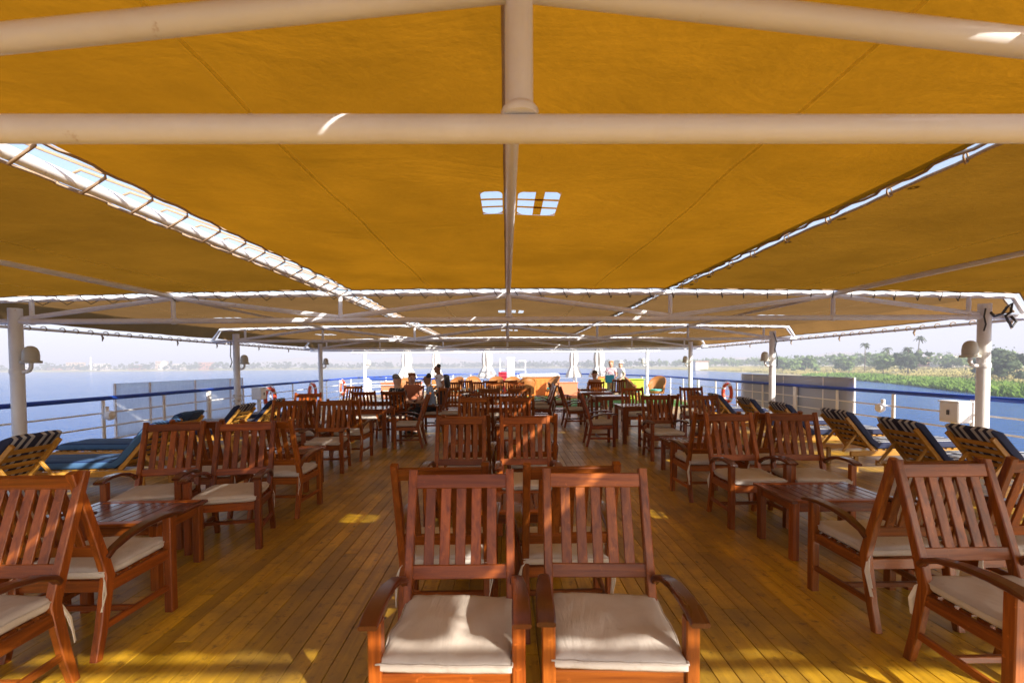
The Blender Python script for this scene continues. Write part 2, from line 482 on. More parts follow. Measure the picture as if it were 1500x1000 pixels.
def hill(x0, x1, y, hgt, depth, seed, name='hills'):
    mb = MB(); P = []; n = 60
    for i in range(n + 1):
        u = i / n; x = x0 + (x1 - x0) * u
        h = hgt * (.35 + .65 * abs(noise.noise(Vector((u * 5 + seed, seed, 0))) * 1.4)) * math.sin(math.pi * u) ** .4 + 1
        P.append([(x, y + depth * v, WZ - 1 + h * math.sin(math.pi * min(1, v * 1.0)) * (.85 + .3 * noise.noise(Vector((u * 18, v * 6, seed))))) for v in (0, .12, .25, .4, .55, .7, .85, 1)])
    mb.grid(P); tag(mb.build(name, M_HILL, smooth=180), kind='structure')
hill(-2600, 1500, 2500, 120, 1200, 3)
hill(700, 3600, 1500, 75, 1100, 9)

# ------------------------------------------------------------------ vegetation
def ico_clump(mb, c, r, rr):
    t = (1 + 5 ** .5) / 2
    vs = [(-1, t, 0), (1, t, 0), (-1, -t, 0), (1, -t, 0), (0, -1, t), (0, 1, t), (0, -1, -t), (0, 1, -t), (t, 0, -1), (t, 0, 1), (-t, 0, -1), (-t, 0, 1)]
    fs = [(0, 11, 5), (0, 5, 1), (0, 1, 7), (0, 7, 10), (0, 10, 11), (1, 5, 9), (5, 11, 4), (11, 10, 2), (10, 7, 6), (7, 1, 8), (3, 9, 4), (3, 4, 2), (3, 2, 6), (3, 6, 8), (3, 8, 9), (4, 9, 5), (2, 4, 11), (6, 2, 10), (8, 6, 7), (9, 8, 1)]
    q = Quaternion(Vector((rr.gauss(0, 1), rr.gauss(0, 1), rr.gauss(0, 1))).normalized(), rr.uniform(0, 6))
    V = [q @ (Vector(v) * (r / 1.9 * rr.uniform(.65, 1.3))) for v in vs]
    mb.add([(c[0] + v.x, c[1] + v.y, c[2] + v.z * .8) for v in V], fs)
def leaf_tri(mb, c, s, rr):
    a = Vector((rr.gauss(0, 1), rr.gauss(0, 1), rr.gauss(0, .7))).normalized(); b = a.orthogonal().normalized()
    b = Quaternion(a, rr.uniform(0, 6.28)) @ b; c = Vector(c)
    mb.add([c - a * s, c + b * s * .6, c + a * s, c - b * s * .6], [(0, 1, 2, 3)])
def crown(mb, base, h, wd, rr, nc=26, nl=200):
    lobes = [(rr.gauss(0, .30) * wd, rr.gauss(0, .30) * wd, h * rr.uniform(.42, .88), wd * rr.uniform(.20, .38)) for _ in range(7)]
    for i in range(nc):
        lx, ly, lz, lr = rr.choice(lobes)
        d = Vector((rr.gauss(0, 1), rr.gauss(0, 1), rr.gauss(0, 1))).normalized() * lr * rr.uniform(.4, .95)
        ico_clump(mb, (base[0] + lx + d.x, base[1] + ly + d.y, base[2] + lz + d.z), lr * rr.uniform(.32, .6), rr)
    for i in range(nl):
        lx, ly, lz, lr = rr.choice(lobes)
        d = Vector((rr.gauss(0, 1), rr.gauss(0, 1), rr.gauss(0, 1))).normalized() * lr * rr.uniform(.8, 1.35)
        leaf_tri(mb, (base[0] + lx + d.x, base[1] + ly + d.y, base[2] + lz + d.z), wd * rr.uniform(.025, .06), rr)
def trunk(mb, base, h, r, rr):
    p0 = Vector(base); p1 = p0 + Vector((rr.gauss(0, .03) * h, rr.gauss(0, .03) * h, h * .45)); p2 = p0 + Vector((rr.gauss(0, .06) * h, rr.gauss(0, .06) * h, h * .75))
    mb.tube([p0, p1, p2], [r, r * .7, r * .25], 6)
    for k in range(3):
        a = rr.uniform(0, 6.28)
        mb.tube([p1, p1 + Vector((math.cos(a) * h * .18, math.sin(a) * h * .18, h * .22))], [r * .5, r * .15], 5)

rt = random.Random(21)
mbt = MB()                                              # right bank wood: one mass
for i in range(330):
    y = rt.uniform(330, 1080); e = right_edge(y)
    d = rt.uniform(95, 250)
    x = e + d
    hh = rt.uniform(8, 16) * (1.0 if y < 800 else 1.1)
    crown(mbt, (x, y, land_z(x, y, e)), hh, hh * rt.uniform(.8, 1.15), rt, 13, 40)
tag(mbt.build('woodland', M_LEAF), label='hazy green belt of trees behind the reeds on the bank', kind='stuff')
mbt = MB()
for i in range(420):
    u = rt.random()
    k = rt.randrange(1, len(LB) - 1); (xa, ya), (xb, yb) = LB[k], LB[k + 1]
    x = xa + (xb - xa) * u; y = ya + (yb - ya) * u; d = rt.uniform(8, 150)
    hh = rt.uniform(9, 22)
    crown(mbt, (x - .35 * d, y + d, WZ + 1.2), hh, hh * rt.uniform(.9, 1.3), rt, 11, 14)
for i in range(110):                                    # bend of the river, dead ahead
    y = rt.uniform(1000, 1500); e = right_edge(y); x = e + rt.uniform(8, 110); hh = rt.uniform(10, 20)
    crown(mbt, (x, y, WZ + 1), hh, hh * 1.2, rt, 11, 14)
tag(mbt.build('far_woodland', M_LEAFD), label='faint blue-grey line of trees along the far bank', kind='stuff')

def reed_patch(name, mat, n, yr, dr, hr, label, seed):
    rr = random.Random(seed); mb = MB()
    for i in range(n):
        y = yr[0] + (yr[1] - yr[0]) * rr.random() ** 1.5; e = right_edge(y)
        d = dr[0] + (dr[1] - dr[0]) * rr.random() ** 1.6
        if noise.noise(Vector((y * .03, d * .06, seed))) < -.05 and rr.random() < .75: continue
        x = e + d; z = land_z(x, y, e) - .1; h = rr.uniform(*hr) * (.75 + .5 * noise.noise(Vector((x * .05, y * .05, 4))) + .25)
        w_ = .10 + .0016 * y
        for k in range(2):
            a = rr.uniform(0, 3.14); c, s_ = math.cos(a) * w_, math.sin(a) * w_
            lx, ly = rr.gauss(0, .25) * h, rr.gauss(0, .25) * h
            mb.add([(x - c, y - s_, z), (x + c, y + s_, z), (x + lx + c * .5, y + ly, z + h * .75), (x + lx * 1.7, y + ly * 1.7, z + h)], [(0, 1, 2, 3)])
    tag(mb.build(name, mat), label=label, kind='stuff')
reed_patch('reeds', M_REED, 30000, (70, 800), (6, 150), (.9, 1.9), 'straw-coloured reed bed along the river bank', 2)
reed_patch('green_reeds', M_REEDG, 15000, (60, 300), (-2.0, 20), (1.0, 2.5), 'fresh green reeds growing at the water edge', 5)

def palm(x, y, z, h, label, seed):
    rr = random.Random(seed)
    t = thing('palm_tree', label, 'palm tree', (x, y, z), 0, 'palm trees on the bank')
    m = MB(); top = Vector((rr.gauss(0, .5), rr.gauss(0, .5), h))
    m.tube([(0, 0, -.5), (top.x * .3, top.y * .3, h * .5), top], [.38, .28, .24], 7); m.build('trunk', M_BARK, t, 60)
    m = MB()
    for k in range(26):
        a = rr.uniform(0, 6.28); el = rr.uniform(-.5, 1.2); L = rr.uniform(2.6, 3.8); dr = Vector((math.cos(a), math.sin(a), 0)); sd = Vector((-dr.y, dr.x, 0))
        pts = []
        for i in range(6):
            s_ = i / 5
            pts.append(top + dr * L * s_ * math.cos(el * (1 - s_ * .3)) + Vector((0, 0, L * (math.sin(el) * s_ - .75 * s_ * s_))))
        for i in range(5):
            wv = [.15, .5, .6, .5, .3, .05]
            for sg in (-1, 1):
                m.add([pts[i], pts[i + 1], pts[i + 1] + sd * sg * wv[i + 1] - Vector((0, 0, .25)), pts[i] + sd * sg * wv[i] - Vector((0, 0, .25))], [(0, 1, 2, 3)])
    m.build('crown', M_PALM, t)
    return t
def bank_pt(px, Y):                      # metres on the bank at distance Y
    x = (px - 742) / 667 * Y
    return x, Y, land_z(x, Y, right_edge(Y))
for px, Y, h, lab, sd in [(1272, 330, 21, 'short-fronded palm standing above the trees nearest the second awning post', 1),
                          (1350, 300, 23, 'tallest slim palm standing alone above the tree belt', 2),
                          (1306, 330, 17, 'lower palm rising just out of the tree belt', 3),
                          (1337, 290, 16, 'bushy palm beside the tallest slim palm', 4),
                          (1480, 190, 10, 'small palm over the dark trees beyond the big awning post', 6)]:
    x, y, z = bank_pt(px, Y); palm(x, y, z, h, lab, sd)
def tree(px, Y, h, wd, lab, seed, mat):
    rr = random.Random(seed); x, y, z = bank_pt(px, Y); h *= .86
    t = thing('broadleaf_tree', lab, 'tree', (x, y, z), 0, 'single trees on the bank')
    m = MB(); trunk(m, (0, 0, -.4), h, h * .03, rr); m.build('trunk', M_BARK, t)
    m = MB(); crown(m, (0, 0, 0), h, wd, rr, 60, 700); m.build('crown', mat, t)
for a in [(1338, 275, 14, 13, 'round dark tree under the tallest palm', 11, M_LEAFD), (1300, 300, 13, 12, 'broad grey-green tree left of the tallest palm', 12, M_LEAF),
          (1400, 330, 9, 10, 'low bushy tree in front of the mud houses', 13, M_LEAF), (1478, 180, 9.5, 12, 'dark dense tree just beyond the big awning post', 14, M_LEAFD),
          (1500, 200, 11, 13, 'dark dense tree at the very edge of the bank view', 15, M_LEAFD), (1238, 360, 13, 13, 'light green tree at the middle of the belt', 16, M_LEAF),
          (1180, 400, 14, 15, 'wide green tree above the blue-grey rail screen', 17, M_LEAF), (1150, 420, 14, 13, 'green tree beside the second awning post', 18, M_LEAF)]:
    tree(*a)

def house(x, y, z, sx, sy, h, lab, wall, rows, cols, group, dome=False):
    t = thing('village_house', lab, 'house', (x, y, z), 0, group)
    m = MB(); m.cbox((0, 0, h / 2), (sx, sy, h), .1); m.build('wall', wall, t)
    m = MB(); m.cbox((0, 0, h + .25), (sx + .6, sy + .6, .5), .08); m.build('roof', wall, t)
    me = None
    for r_ in range(rows):
        for c in range(cols):
            if me is None:
                m = MB(); m.cbox((0, 0, 0), (sx / cols * .4, .3, h / rows * .42), .03); me = m.mesh('window', M_GLASS)
            link('window', me, t, ((c + .5 - cols / 2) * sx / cols, -sy / 2 - .05, (r_ + .55) * h / rows))
for px, Y, sx, h, lab, mt in [(1395, 400, 22, 9, 'pale flat-roofed house between palm and big awning post', M_PLASTER), (1418, 410, 18, 7.5, 'mud-brown house next to the pale flat-roofed house', M_ADOBE),
                              (1372, 430, 20, 8, 'reddish low house partly behind the trees', M_BRICK), (1463, 330, 14, 9, 'square adobe house glimpsed right beside the big awning post', M_ADOBE)]:
    x, y, z = bank_pt(px, Y); house(x, y, z + 1, sx, 10, h, lab, mt, 2, 4, 'houses on the green bank')
rr = random.Random(5)
wl = [('cream flat-roofed block', M_PLASTER), ('reddish brick block', M_BRICK), ('tan mud-walled house', M_ADOBE)]
far = [(30, 16, 'at the far left of the hazy town'), (72, 12, 'behind the sand slope of the hazy town'), (105, 22, 'left of the white minaret'), (160, 18, 'right of the white minaret'),
       (190, 14, 'midway between minaret and second awning post'), (228, 24, 'below the white domed mosque'), (262, 16, 'right of the white domed mosque'), (300, 20, 'at the thin right end of the hazy town')]
for i, (px, h, where) in enumerate(far):
    Y = 1230; x = (px - 742) / 667 * Y
    a, mt = wl[i % 3]
    house(x, Y + rr.uniform(-10, 40), WZ + 2, rr.uniform(22, 40), 16, h, a + ' ' + where, mt, 3, 5, 'houses of the hazy town across the river')
t = thing('minaret', 'slim white minaret above the hazy town across the river', 'minaret', ((140 - 742) / 667 * 1240, 1240, WZ + 2))
m = MB(); m.lathe([(2.6, 0), (2.4, 22), (1.9, 23), (1.9, 31)], seg=10); m.build('shaft', M_PLASTER, t)
m = MB(); m.lathe([(3.2, 22.2), (3.2, 23.4), (2.0, 23.5)], seg=10); m.build('balcony', M_PLASTER, t)
m = MB(); m.lathe([(2.1, 31.1), (2.2, 32.5), (1.2, 34.5), (.1, 38)], seg=10); m.build('cap', M_PLASTER, t)
t = thing('mosque', 'white domed mosque in the hazy town across the river', 'mosque', ((241 - 742) / 667 * 1240, 1250, WZ + 2))
m = MB(); m.cbox((0, 0, 7), (22, 16, 14), .2); m.build('wall', M_PLASTER, t)
m = MB(); m.lathe([(8, 14.1), (8.2, 17), (7, 20.5), (4, 23.5), (.3, 26)], seg=14); m.build('dome', M_PLASTER, t, 60)

# small boat ahead of the bow
t = thing('river_boat', 'small white cabin boat on the water beyond the bow', 'boat', (15.8, 205, WZ))
m = MB(); pr = []
for yy, hw in ((-7, 2.0), (-3, 2.3), (2, 2.2), (5, 1.4), (7.5, .1)):
    pr.append([(-hw, yy, 1.7 + .06 * max(0, yy)), (-hw * .8, yy, .2), (0, yy, -.3), (hw * .8, yy, .2), (hw, yy, 1.7 + .06 * max(0, yy))])
m.grid(pr); m.add(pr[0], [(0, 1, 2, 3, 4)]); m.add([(a[0][0], a[0][1], 1.6) for a in pr] + [(a[4][0], a[4][1], 1.6) for a in pr[::-1]], [tuple(range(10))]); m.build('hull', M_WHITE, t)
m = MB(); m.cbox((0, -2, 3.0), (3.6, 7, 2.6), .1); m.build('cabin', M_WHITE, t)
m = MB(); m.cbox((0, -2, 4.45), (4.4, 9, .2), .05); m.build('roof', M_WHITE, t)
me = None
for k in (-1, 0, 1):
    if me is None:
        q = MB(); q.cbox((0, 0, 0), (.8, .06, .9), .02); me = q.mesh('window', M_GLASS)
    link('window', me, t, (k * 1.1, -5.54, 3.3))
t = thing('pump_house', 'pinkish square pump house at the tip of the reedy bank', 'pump house', (bank_pt(985, 640)[0] + 40, 640, WZ + .2))
m = MB(); m.cbox((0, 0, 6), (18, 14, 12), .2); m.build('wall', M_PLASTER, t)
m = MB(); m.cbox((0, 0, 12.5), (20, 16, 1), .1); m.build('roof', M_BRICK, t)

# ------------------------------------------------------------------ ship: hull, deck planks, turf
EDGE = [(-8.2, -9), (-8.2, 24.2), (-5.7, 30.3), (-2.7, 33.4), (2.7, 33.4), (5.7, 30.3), (8.2, 24.2), (8.2, -9)]
mb = MB(); n = len(EDGE)
mb.add([(x, y, -.03) for x, y in EDGE] + [(x * .97, y, WZ - .5) for x, y in EDGE],
       [tuple(range(n))[::-1], tuple(range(n, 2 * n))] + [(i, (i + 1) % n, n + (i + 1) % n, n + i) for i in range(n)])
hull = mb.build('ship_hull', M_HULL); tag(hull, kind='structure')
mb = MB(); mb.add([(x * .995, y * .997, -.026) for x, y in EDGE], [tuple(range(n))[::-1]])
deck = mb.build('deck', simple('deck_underlay', (.03, .018, .008), .9)); tag(deck, kind='structure')
PW = .112; pl = []
for i in range(-72, 73):
    x = i * PW; y = -3.0 - rnd.uniform(0, 3.4)
    yend = 33.0 - max(0, abs(x) - 2.6) * 1.05 if abs(x) < 5.6 else 29.6 - (abs(x) - 5.6) * 2.4
    while y < yend:
        L = rnd.uniform(2.8, 4.4); y1 = min(y + L, yend)
        pl.append((x, y, y1)); y = y1
def pscore(p):
    x, y0, y1 = p
    yc = max(.9, (max(y0, 1.9) + y1) / 2)
    if y1 < 2.3 or abs(x) > yc * 1.2 + .3: return 1e9
    return max(y0, 2.0) + .12 * abs(x)
pl.sort(key=pscore)
cache = {}
for x, y0, y1 in pl[:296]:
    L = round((y1 - y0) / .2) * .2 if y1 < 17.15 else y1 - y0
    L = y1 - y0
    m = MB(); m.cbox((0, 0, 0), (PW - .0035, L - .003, .024), .002)
    o = m.build('plank', M_DECK, deck); o.location = (x, (y0 + y1) / 2, -.012 + rnd.uniform(-.0008, .0008))
m = MB()
for x, y0, y1 in pl[296:]:
    m.cbox((x, (y0 + y1) / 2, -.0122), (PW - .0035, y1 - y0 - .003, .024), .002)
o = m.build('deck_planking', M_DECK, deck); o['kind'] = 'stuff'
m = MB(); e2 = [(1.0, 17.25), (1.0, 23.6), (7.6, 23.6), (7.6, 17.25)]
m.add([(x, y, .004) for x, y in e2], [tuple(range(len(e2)))[::-1]]); 
tag(m.build('artificial_turf', M_TURF), kind='structure')

# ------------------------------------------------------------------ railings
def railing(name, pts, label, step=1.6):
    t = thing(name, label, 'railing', (0, 0, 0), 0, 'ship railings')
    P = [Vector((x, y, 0)) for x, y in pts]
    m = MB(); m.tube([p + Vector((0, 0, 1.0)) for p in P], .043, 10); m.build('handrail', M_BLUE, t, 60)
    for z in (.71, .44, .17):
        m = MB(); m.tube([p + Vector((0, 0, z)) for p in P], .016, 6); m.build('rail_bar', M_WHITE, t, 60)
    m = MB(); m.cbox((0, 0, .49), (.035, .07, .97), .006); thin = m.mesh('stanchion', M_WHITE)
    m = MB(); m.cbox((0, 0, .49), (.06, .13, .97), .008); wide = m.mesh('stanchion_wide', M_WHITE)
    d = 0; k = 0
    for a, b in zip(P, P[1:]):
        L = (b - a).length; dirv = (b - a) / L
        while d < L:
            o = link('stanchion', wide if k % 4 == 1 else thin, t, a + dirv * d)
            o.rotation_euler = (0, 0, math.atan2(dirv.y, dirv.x) - math.pi / 2); d += step; k += 1
        d -= L
    return t
railing('ship_railing', [(-8, -8.5), (-8, 24), (-5.6, 30), (-2.6, 33), (-1.6, 33)], 'white ship railing with blue handrail on the open river side, at the town view')
railing('ship_railing', [(8, -8.3), (8, 24), (5.6, 30), (2.6, 33), (.6, 33)], 'white ship railing with blue handrail facing the green reedy bank')
railing('pool_railing', [(-6.4, 21.5), (-3.1, 21.5)], 'short blue-topped railing before the orange planter')

def screen(x, y0, y1, z0, z1, mat, label, nb):
    t = thing('rail_screen', label, 'screen', (x, (y0 + y1) / 2, z0))
    L = y1 - y0; m = MB(); P = []
    for i in range(25):
        P.append([(.012 * noise.noise(Vector((i * .35, j * .5, x))), -L / 2 + L * i / 24, (z1 - z0) * j / 8) for j in range(9)])
    m.grid(P)
    pn = m.build('panel', mat, t, 180); md = pn.modifiers.new('thickness', 'SOLIDIFY'); md.thickness = .02
    for s_ in (-1, 1):
        m = MB(); m.cbox((0, s_ * (L / 2 + .02), (z1 - z0) / 2), (.04, .04, z1 - z0), .004); m.build('edge_bar', M_WHITE, t)
    for k in range(nb):
        m = MB(); m.cbox((.0, -L / 2 + L * (k + .6) / nb, (z1 - z0) / 2), (.045, .05, z1 - z0 - .02), .004); m.build('brace', M_WHITE, t)
screen(-8.09, 9.5, 14.0, .14, 1.28, M_PANELW, 'creased white canvas screen tied outside the railing', 3)
screen(8.09, 10.5, 15.5, .18, 1.27, M_PANELB, 'smooth blue-grey screen fixed outside the railing', 3)

def life_ring(x, y, label):
    t = thing('life_ring', label, 'life ring', (x, y, .58), 0, 'life rings on the railings')
    m = MB(); m.tube([(0, .31 * math.cos(a * math.pi / 14), .31 * math.sin(a * math.pi / 14)) for a in range(28)], .062, 10, closed=True); m.build('ring', M_RING, t, 180)
    for k in range(4):
        a0 = k * math.pi / 2 + .5
        m = MB(); m.tube([(0, .31 * math.cos(a0 + d), .31 * math.sin(a0 + d)) for d in (0, .1, .2, .3)], .066, 10); m.build('band', M_WHITE, t, 60)
    m = MB(); m.tube([(0, .42 * math.cos(a * math.pi / 14), .42 * math.sin(a * math.pi / 14)) for a in range(28)], .009, 5, closed=True); m.build('grab_rope', M_WROPE, t)
life_ring(-7.86, 15.2, 'red life ring beside the white canvas screen, nearest of its row')
life_ring(-7.86, 18.5, 'red life ring midway along the railing behind the chairs')
life_ring(-7.86, 21.9, 'red life ring farthest along, by the orange planter')
life_ring(7.86, 16.1, 'red life ring hanging beside the blue-grey screen')

def rail_light(x, y, sgn, label):
    t = thing('navigation_light', label, 'light', (x, y, .66), 0, 'round lights on the railings')
    m = MB(); m.lathe([(.02, -.06), (.085, -.05), (.1, 0), (.085, .05), (.03, .07)], (sgn * .06, 0, 0), 14, Matrix.Rotation(R(90), 3, 'Y')); m.build('housing', M_WHITE, t, 50)
    m = MB(); m.cbox((0, 0, .1), (.05, .08, .16), .01); m.build('bracket', M_WHITE, t)
rail_light(-7.95, 9.12, 1, 'round white light on the railing before the canvas screen')
rail_light(7.95, 9.5, -1, 'round white light on the railing between screen and big post')
def cabinet(x, y, z, d, label, dark=False):
    t = thing('rail_box', label, 'box', (x, y, z), 0, 'white boxes by the railings')
    m = MB(); m.cbox((0, 0, d[2] / 2), d, .015); m.build('case', M_WHITE, t)
    m = MB(); m.cbox((0, 0, d[2] + .012), (d[0] + .03, d[1] + .03, .02), .006); m.build('lid', M_WHITE, t)
    m = MB(); m.cbox((0, 0, -z / 2), (.09, .09, z - .004), .006); m.build('stand', M_WHITE, t)
    m = MB(); m.cbox((-.8 * math.copysign(d[0] / 2 + .01, x) / .8, 0, d[2] * .5), (.02, .04, .08), .004); m.build('latch', M_DGREY, t)
cabinet(7.55, 7.55, .60, (.24, .34, .34), 'white junction box on a stand just beside the big post')
cabinet(-7.55, 13.95, .62, (.3, .3, .34), 'white box on a stand at the end of the canvas screen')

# ------------------------------------------------------------------ awning frame
TY = [1.37, 6.93, 12.5, 18.1, 23.7]
fr = thing('awning_pipework', 'white tubular awning frame on round posts, spanning the whole deck', 'awning frame')
XS = [0, -2.5, 2.5, -5.0, 5.0]
def tube_part(name, pts, r, mat=M_PIPE, seg=12): m = MB(); m.tube(pts, r, seg); return m.build(name, mat, fr, 60)
XP = 7.35
for i, y in enumerate(TY):
    tube_part('bottom_chord', [(-8.0, y, 2.30), (8.0, y, 2.30)], .040)
    if i: tube_part('top_pipe', [(-8, y, 2.30), (-7.78, y, 2.61), (-5, y, 2.67), (-2.5, y, 2.69), (0, y, 2.70), (2.5, y, 2.69), (5, y, 2.67), (7.78, y, 2.61), (8, y, 2.30)], .036)
    for s_ in (-1, 1):
        tube_part('diagonal', [(.045, y, 2.665 if i else 2.712), (s_ * 2.47, y, 2.345 if i else 2.455)], .038)
        tube_part('diagonal', [(s_ * 2.53, y, 2.345 if i else 2.455), (s_ * 5.0, y, 2.64)], .034)
        tube_part('diagonal', [(s_ * 5.0, y, 2.64), (s_ * 7.25, y, 2.345)], .034)
        for xx in (2.5, 5.0, 7.1):
            m = MB(); m.tube([(s_ * xx, y, 2.33), (s_ * xx, y, 2.66)], .030, 12)
            m.lathe([(.031, 2.36), (.040, 2.345), (.043, 2.335)], (s_ * xx, y, 0), 12); m.build('strut', M_PIPE, fr, 60)
            m = MB(); m.lathe([(.046, -.035), (.050, -.02), (.050, .02), (.046, .035)], (s_ * xx, y, 2.30), 12, Matrix.Rotation(R(90), 3, 'Y')); m.build('sleeve', M_PIPE, fr, 60)
        m = MB(); m.tube([(s_ * XP, y, 0.0), (s_ * XP, y, 2.50)], .082, 18)
        m.lathe([(.14, .002), (.14, .03), (.10, .05), (.095, .12)], (s_ * XP, y, 0), 18)
        m.build('post', M_POST, fr, 50)
    m = MB(); m.tube([(.045, y, 2.34), (.045, y, 2.68)], .040, 12); m.lathe([(.052, 2.335), (.056, 2.35), (.045, 2.365)], (.045, y, 0), 14); m.build('king_post', M_PIPE, fr, 60)
YE = -1.36
for xx in XS:
    z = {0: 2.695, 2.5: 2.685, 5.0: 2.665}[abs(xx)]
    xo = {0: .035, 2.5: 2.48}.get(xx, xx); z = 2.79 if xx == 2.5 else z
    tube_part('ridge_pipe' if xx == 0 else 'purlin', [(xo, YE, z), (xo, 18.4, z)], .034 if xx == 0 else .024 if xx == 2.5 else .038)
for s_ in (-1, 1): tube_part('eave_pipe', [(s_ * 8.0, YE, 2.27), (s_ * 8.0, 18.6, 2.27)], .026)
tube_part('end_pipe', [(-8, YE, 2.27), (-7.78, YE, 2.60), (-5, YE, 2.665), (0, YE, 2.695), (5, YE, 2.665), (7.78, YE, 2.60), (8, YE, 2.27)], .036)
tube_part('end_pipe', [(-8, 18.7, 2.24), (8, 18.7, 2.24)], .03)

# canvas panels
def cz(x):
    a = abs(x)
    if a <= 2.5: return 2.755 - .015 * a / 2.5
    if a <= 5.0: return 2.74 - .03 * (a - 2.5) / 2.5
    if a <= 7.75: return 2.71 - .06 * (a - 5) / 2.75
    return 2.65 - .36 * (a - 7.75) / .25
def wob(s, k): return noise.noise(Vector((s * 1.7, k * 3.1, 0.3)))
def lines(a, b, n, extra=()):
    L = [a + (b - a) * i / n for i in range(n + 1)]
    for e in extra:
        if a < e < b:
            L = [v for v in L if abs(v - e) > .045 or v in (a, b) or v in extra] + [e]
    return sorted(set(L))
def vent_at(cx, cy): return (cx - .27, cx + .27, cy - .26, cy + .26)
def panel(x0, x1, y0, y1, mat, label, vents=(), scx=(0, 0), end_drop=0.0, vx=(.34, .70)):
    """x0,x1 edges; scx scallop at those edges"""
    t = None
    ex = [e for v in vents for e in v[:2]]; ey = [e for v in vents for e in v[2:]]
    XL = lines(x0, x1, 22, list(ex) + [-7.75, 7.75]); YL = lines(y0, y1, 30, ey)
    xm = (x0 + x1) / 2
    def pos(x, y):
        u = (x - x0) / (x1 - x0); v = (y - y0) / (y1 - y0)
        sc = scx[0] * (1 - u) ** 10 * (.5 + .5 * math.sin(y * 2 * math.pi / .35)) - scx[1] * u ** 10 * (.5 + .5 * math.sin(y * 2 * math.pi / .35))
        ys = .042 * (.5 + .5 * math.sin(x * 2 * math.pi / .35)); yy = y + ys * ((1 - v) ** 14 - v ** 14)
        sag = -.028 * math.sin(math.pi * v) * math.sin(math.pi * u) - .02 * math.sin(math.pi * v)
        wr = .010 * noise.noise(Vector((x * 1.1, y * .9, 2))) + .004 * noise.noise(Vector((x * 4, y * 4, 5)))
        wr += .006 * noise.noise(Vector(((x + y) * 3.2, (x - y) * .5, 8))) * math.exp(-4 * min(u, 1 - u))
        drop = -end_drop * max(0, cz(x) - 2.27) * v ** 1.6
        return (x + sc, yy, cz(x) + sag + wr + drop)
    m = MB(); V = {}
    def vid(i, j):
        if (i, j) not in V: V[(i, j)] = len(m.v); m.v.append(pos(XL[i], YL[j]))
        return V[(i, j)]
    for i in range(len(XL) - 1):
        for j in range(len(YL) - 1):
            cx, cy = (XL[i] + XL[i + 1]) / 2, (YL[j] + YL[j + 1]) / 2
            if any(v[0] < cx < v[1] and v[2] < cy < v[3] for v in vents): continue
            m.f.append((vid(i, j), vid(i + 1, j), vid(i + 1, j + 1), vid(i, j + 1)))
    o = m.build('awning_canvas', mat, None, 180)
    tag(o, label, 'awning', 'canvas panels of the awning')
    for q in (2,) if x1 - x0 < 3 else (2, 4):
        sx_ = x0 + (x1 - x0) * (q - .35 + .1 * wob(x0 + q, y0)) / (3.2 if x1 - x0 < 3 else 5.2)
        if sx_ > x1 - .2 or any(v[0] - .03 < sx_ < v[1] + .03 for v in vents) or y1 - y0 < 2: continue
        sm_ = MB(); sm_.grid([[(pos(sx_ + dx + .03 * wob(y, sx_), y)[0], y, pos(sx_ + dx, y)[2] - .003) for y in lines(y0 + .05, y1 - .05, 40)] for dx in (-.009, .009)])
        sm_.build('seam', M_SEAM if mat is not M_CAN2 else M_SEAM2, o)
    hm = MB()                                            # hems
    for pts in ([pos(x0, y) for y in lines(y0, y1, 90)], [pos(x1, y) for y in lines(y0, y1, 90)], [pos(x, y0) for x in lines(x0, x1, 60)], [pos(x, y1) for x in lines(x0, x1, 60)]):
        hm.tube([(p[0], p[1], p[2] - .004) for p in pts], .010, 5)
    hm.build('hem', M_ROPE, o)
    for v in vents:
        a, b, c, d = v; g = MB()
        def strip(xa, xb, ya, yb):
            g.grid([[tuple(Vector(pos(xx, yy)) + Vector((0, 0, .002))) for yy in lines(ya, yb, 4)] for xx in lines(xa, xb, 3)])
        W, H = b - a, d - c
        for xx in [a + W * q for q in vx]: strip(xx - .03, xx + .03, c, d)
        for yy in (c + H * .33, c + H * .66): strip(a, b, yy - .017, yy + .017)
        for cx_, sx in ((a, 1), (b, -1)):
            for cy_, sy in ((c, 1), (d, -1)):
                r_ = min(.06, W * .45); pts = [pos(cx_, cy_)]
                cc = (cx_ + sx * r_, cy_ + sy * r_)
                pts += [pos(cc[0] - sx * r_ * math.cos(q), cc[1] - sy * r_ * math.sin(q)) for q in [k * math.pi / 10 for k in range(6)]]
                g.add([tuple(Vector(p) + Vector((0, 0, .003))) for p in pts], [(0, k, k + 1) for k in range(1, 6)])
        g.build('vent_grille', mat, o)
    return o
BAYS = [(-1.338, 6.84), (7.02, 12.41), (12.59, 18.0)]
names = ['nearest', 'second', 'third']
for k, (y0, y1) in enumerate(BAYS):
    vy = [3.22, 9.55, 14.6][k]
    dd = .0
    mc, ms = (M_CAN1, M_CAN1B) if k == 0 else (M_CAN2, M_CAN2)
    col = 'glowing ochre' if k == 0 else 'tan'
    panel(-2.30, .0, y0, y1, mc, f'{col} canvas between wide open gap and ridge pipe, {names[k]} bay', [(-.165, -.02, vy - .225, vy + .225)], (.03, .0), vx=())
    panel(.052, 2.465, y0, y1, mc, f'{col} canvas between ridge pipe and narrow seam, {names[k]} bay', [(.085, .365, vy - .225, vy + .225)] + ([(1.53, 1.89, .84, 1.12)] if k == 0 else []), (.0, .06), vx=(.52,))  # second vent, nearest bay: added out of view to cast a sun patch
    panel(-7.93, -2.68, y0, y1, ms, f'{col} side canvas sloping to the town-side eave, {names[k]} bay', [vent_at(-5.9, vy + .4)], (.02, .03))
    panel(2.53, 7.93, y0, y1, ms, f'{col} side canvas sloping to the reed-bank eave, {names[k]} bay', [vent_at(5.7, vy + .4)] + ([(4.72, 5.08, .95, 1.24)] if k == 0 else []), (.012, .02))  # extra unseen vent in the nearest bay, added for the right-hand floor patch
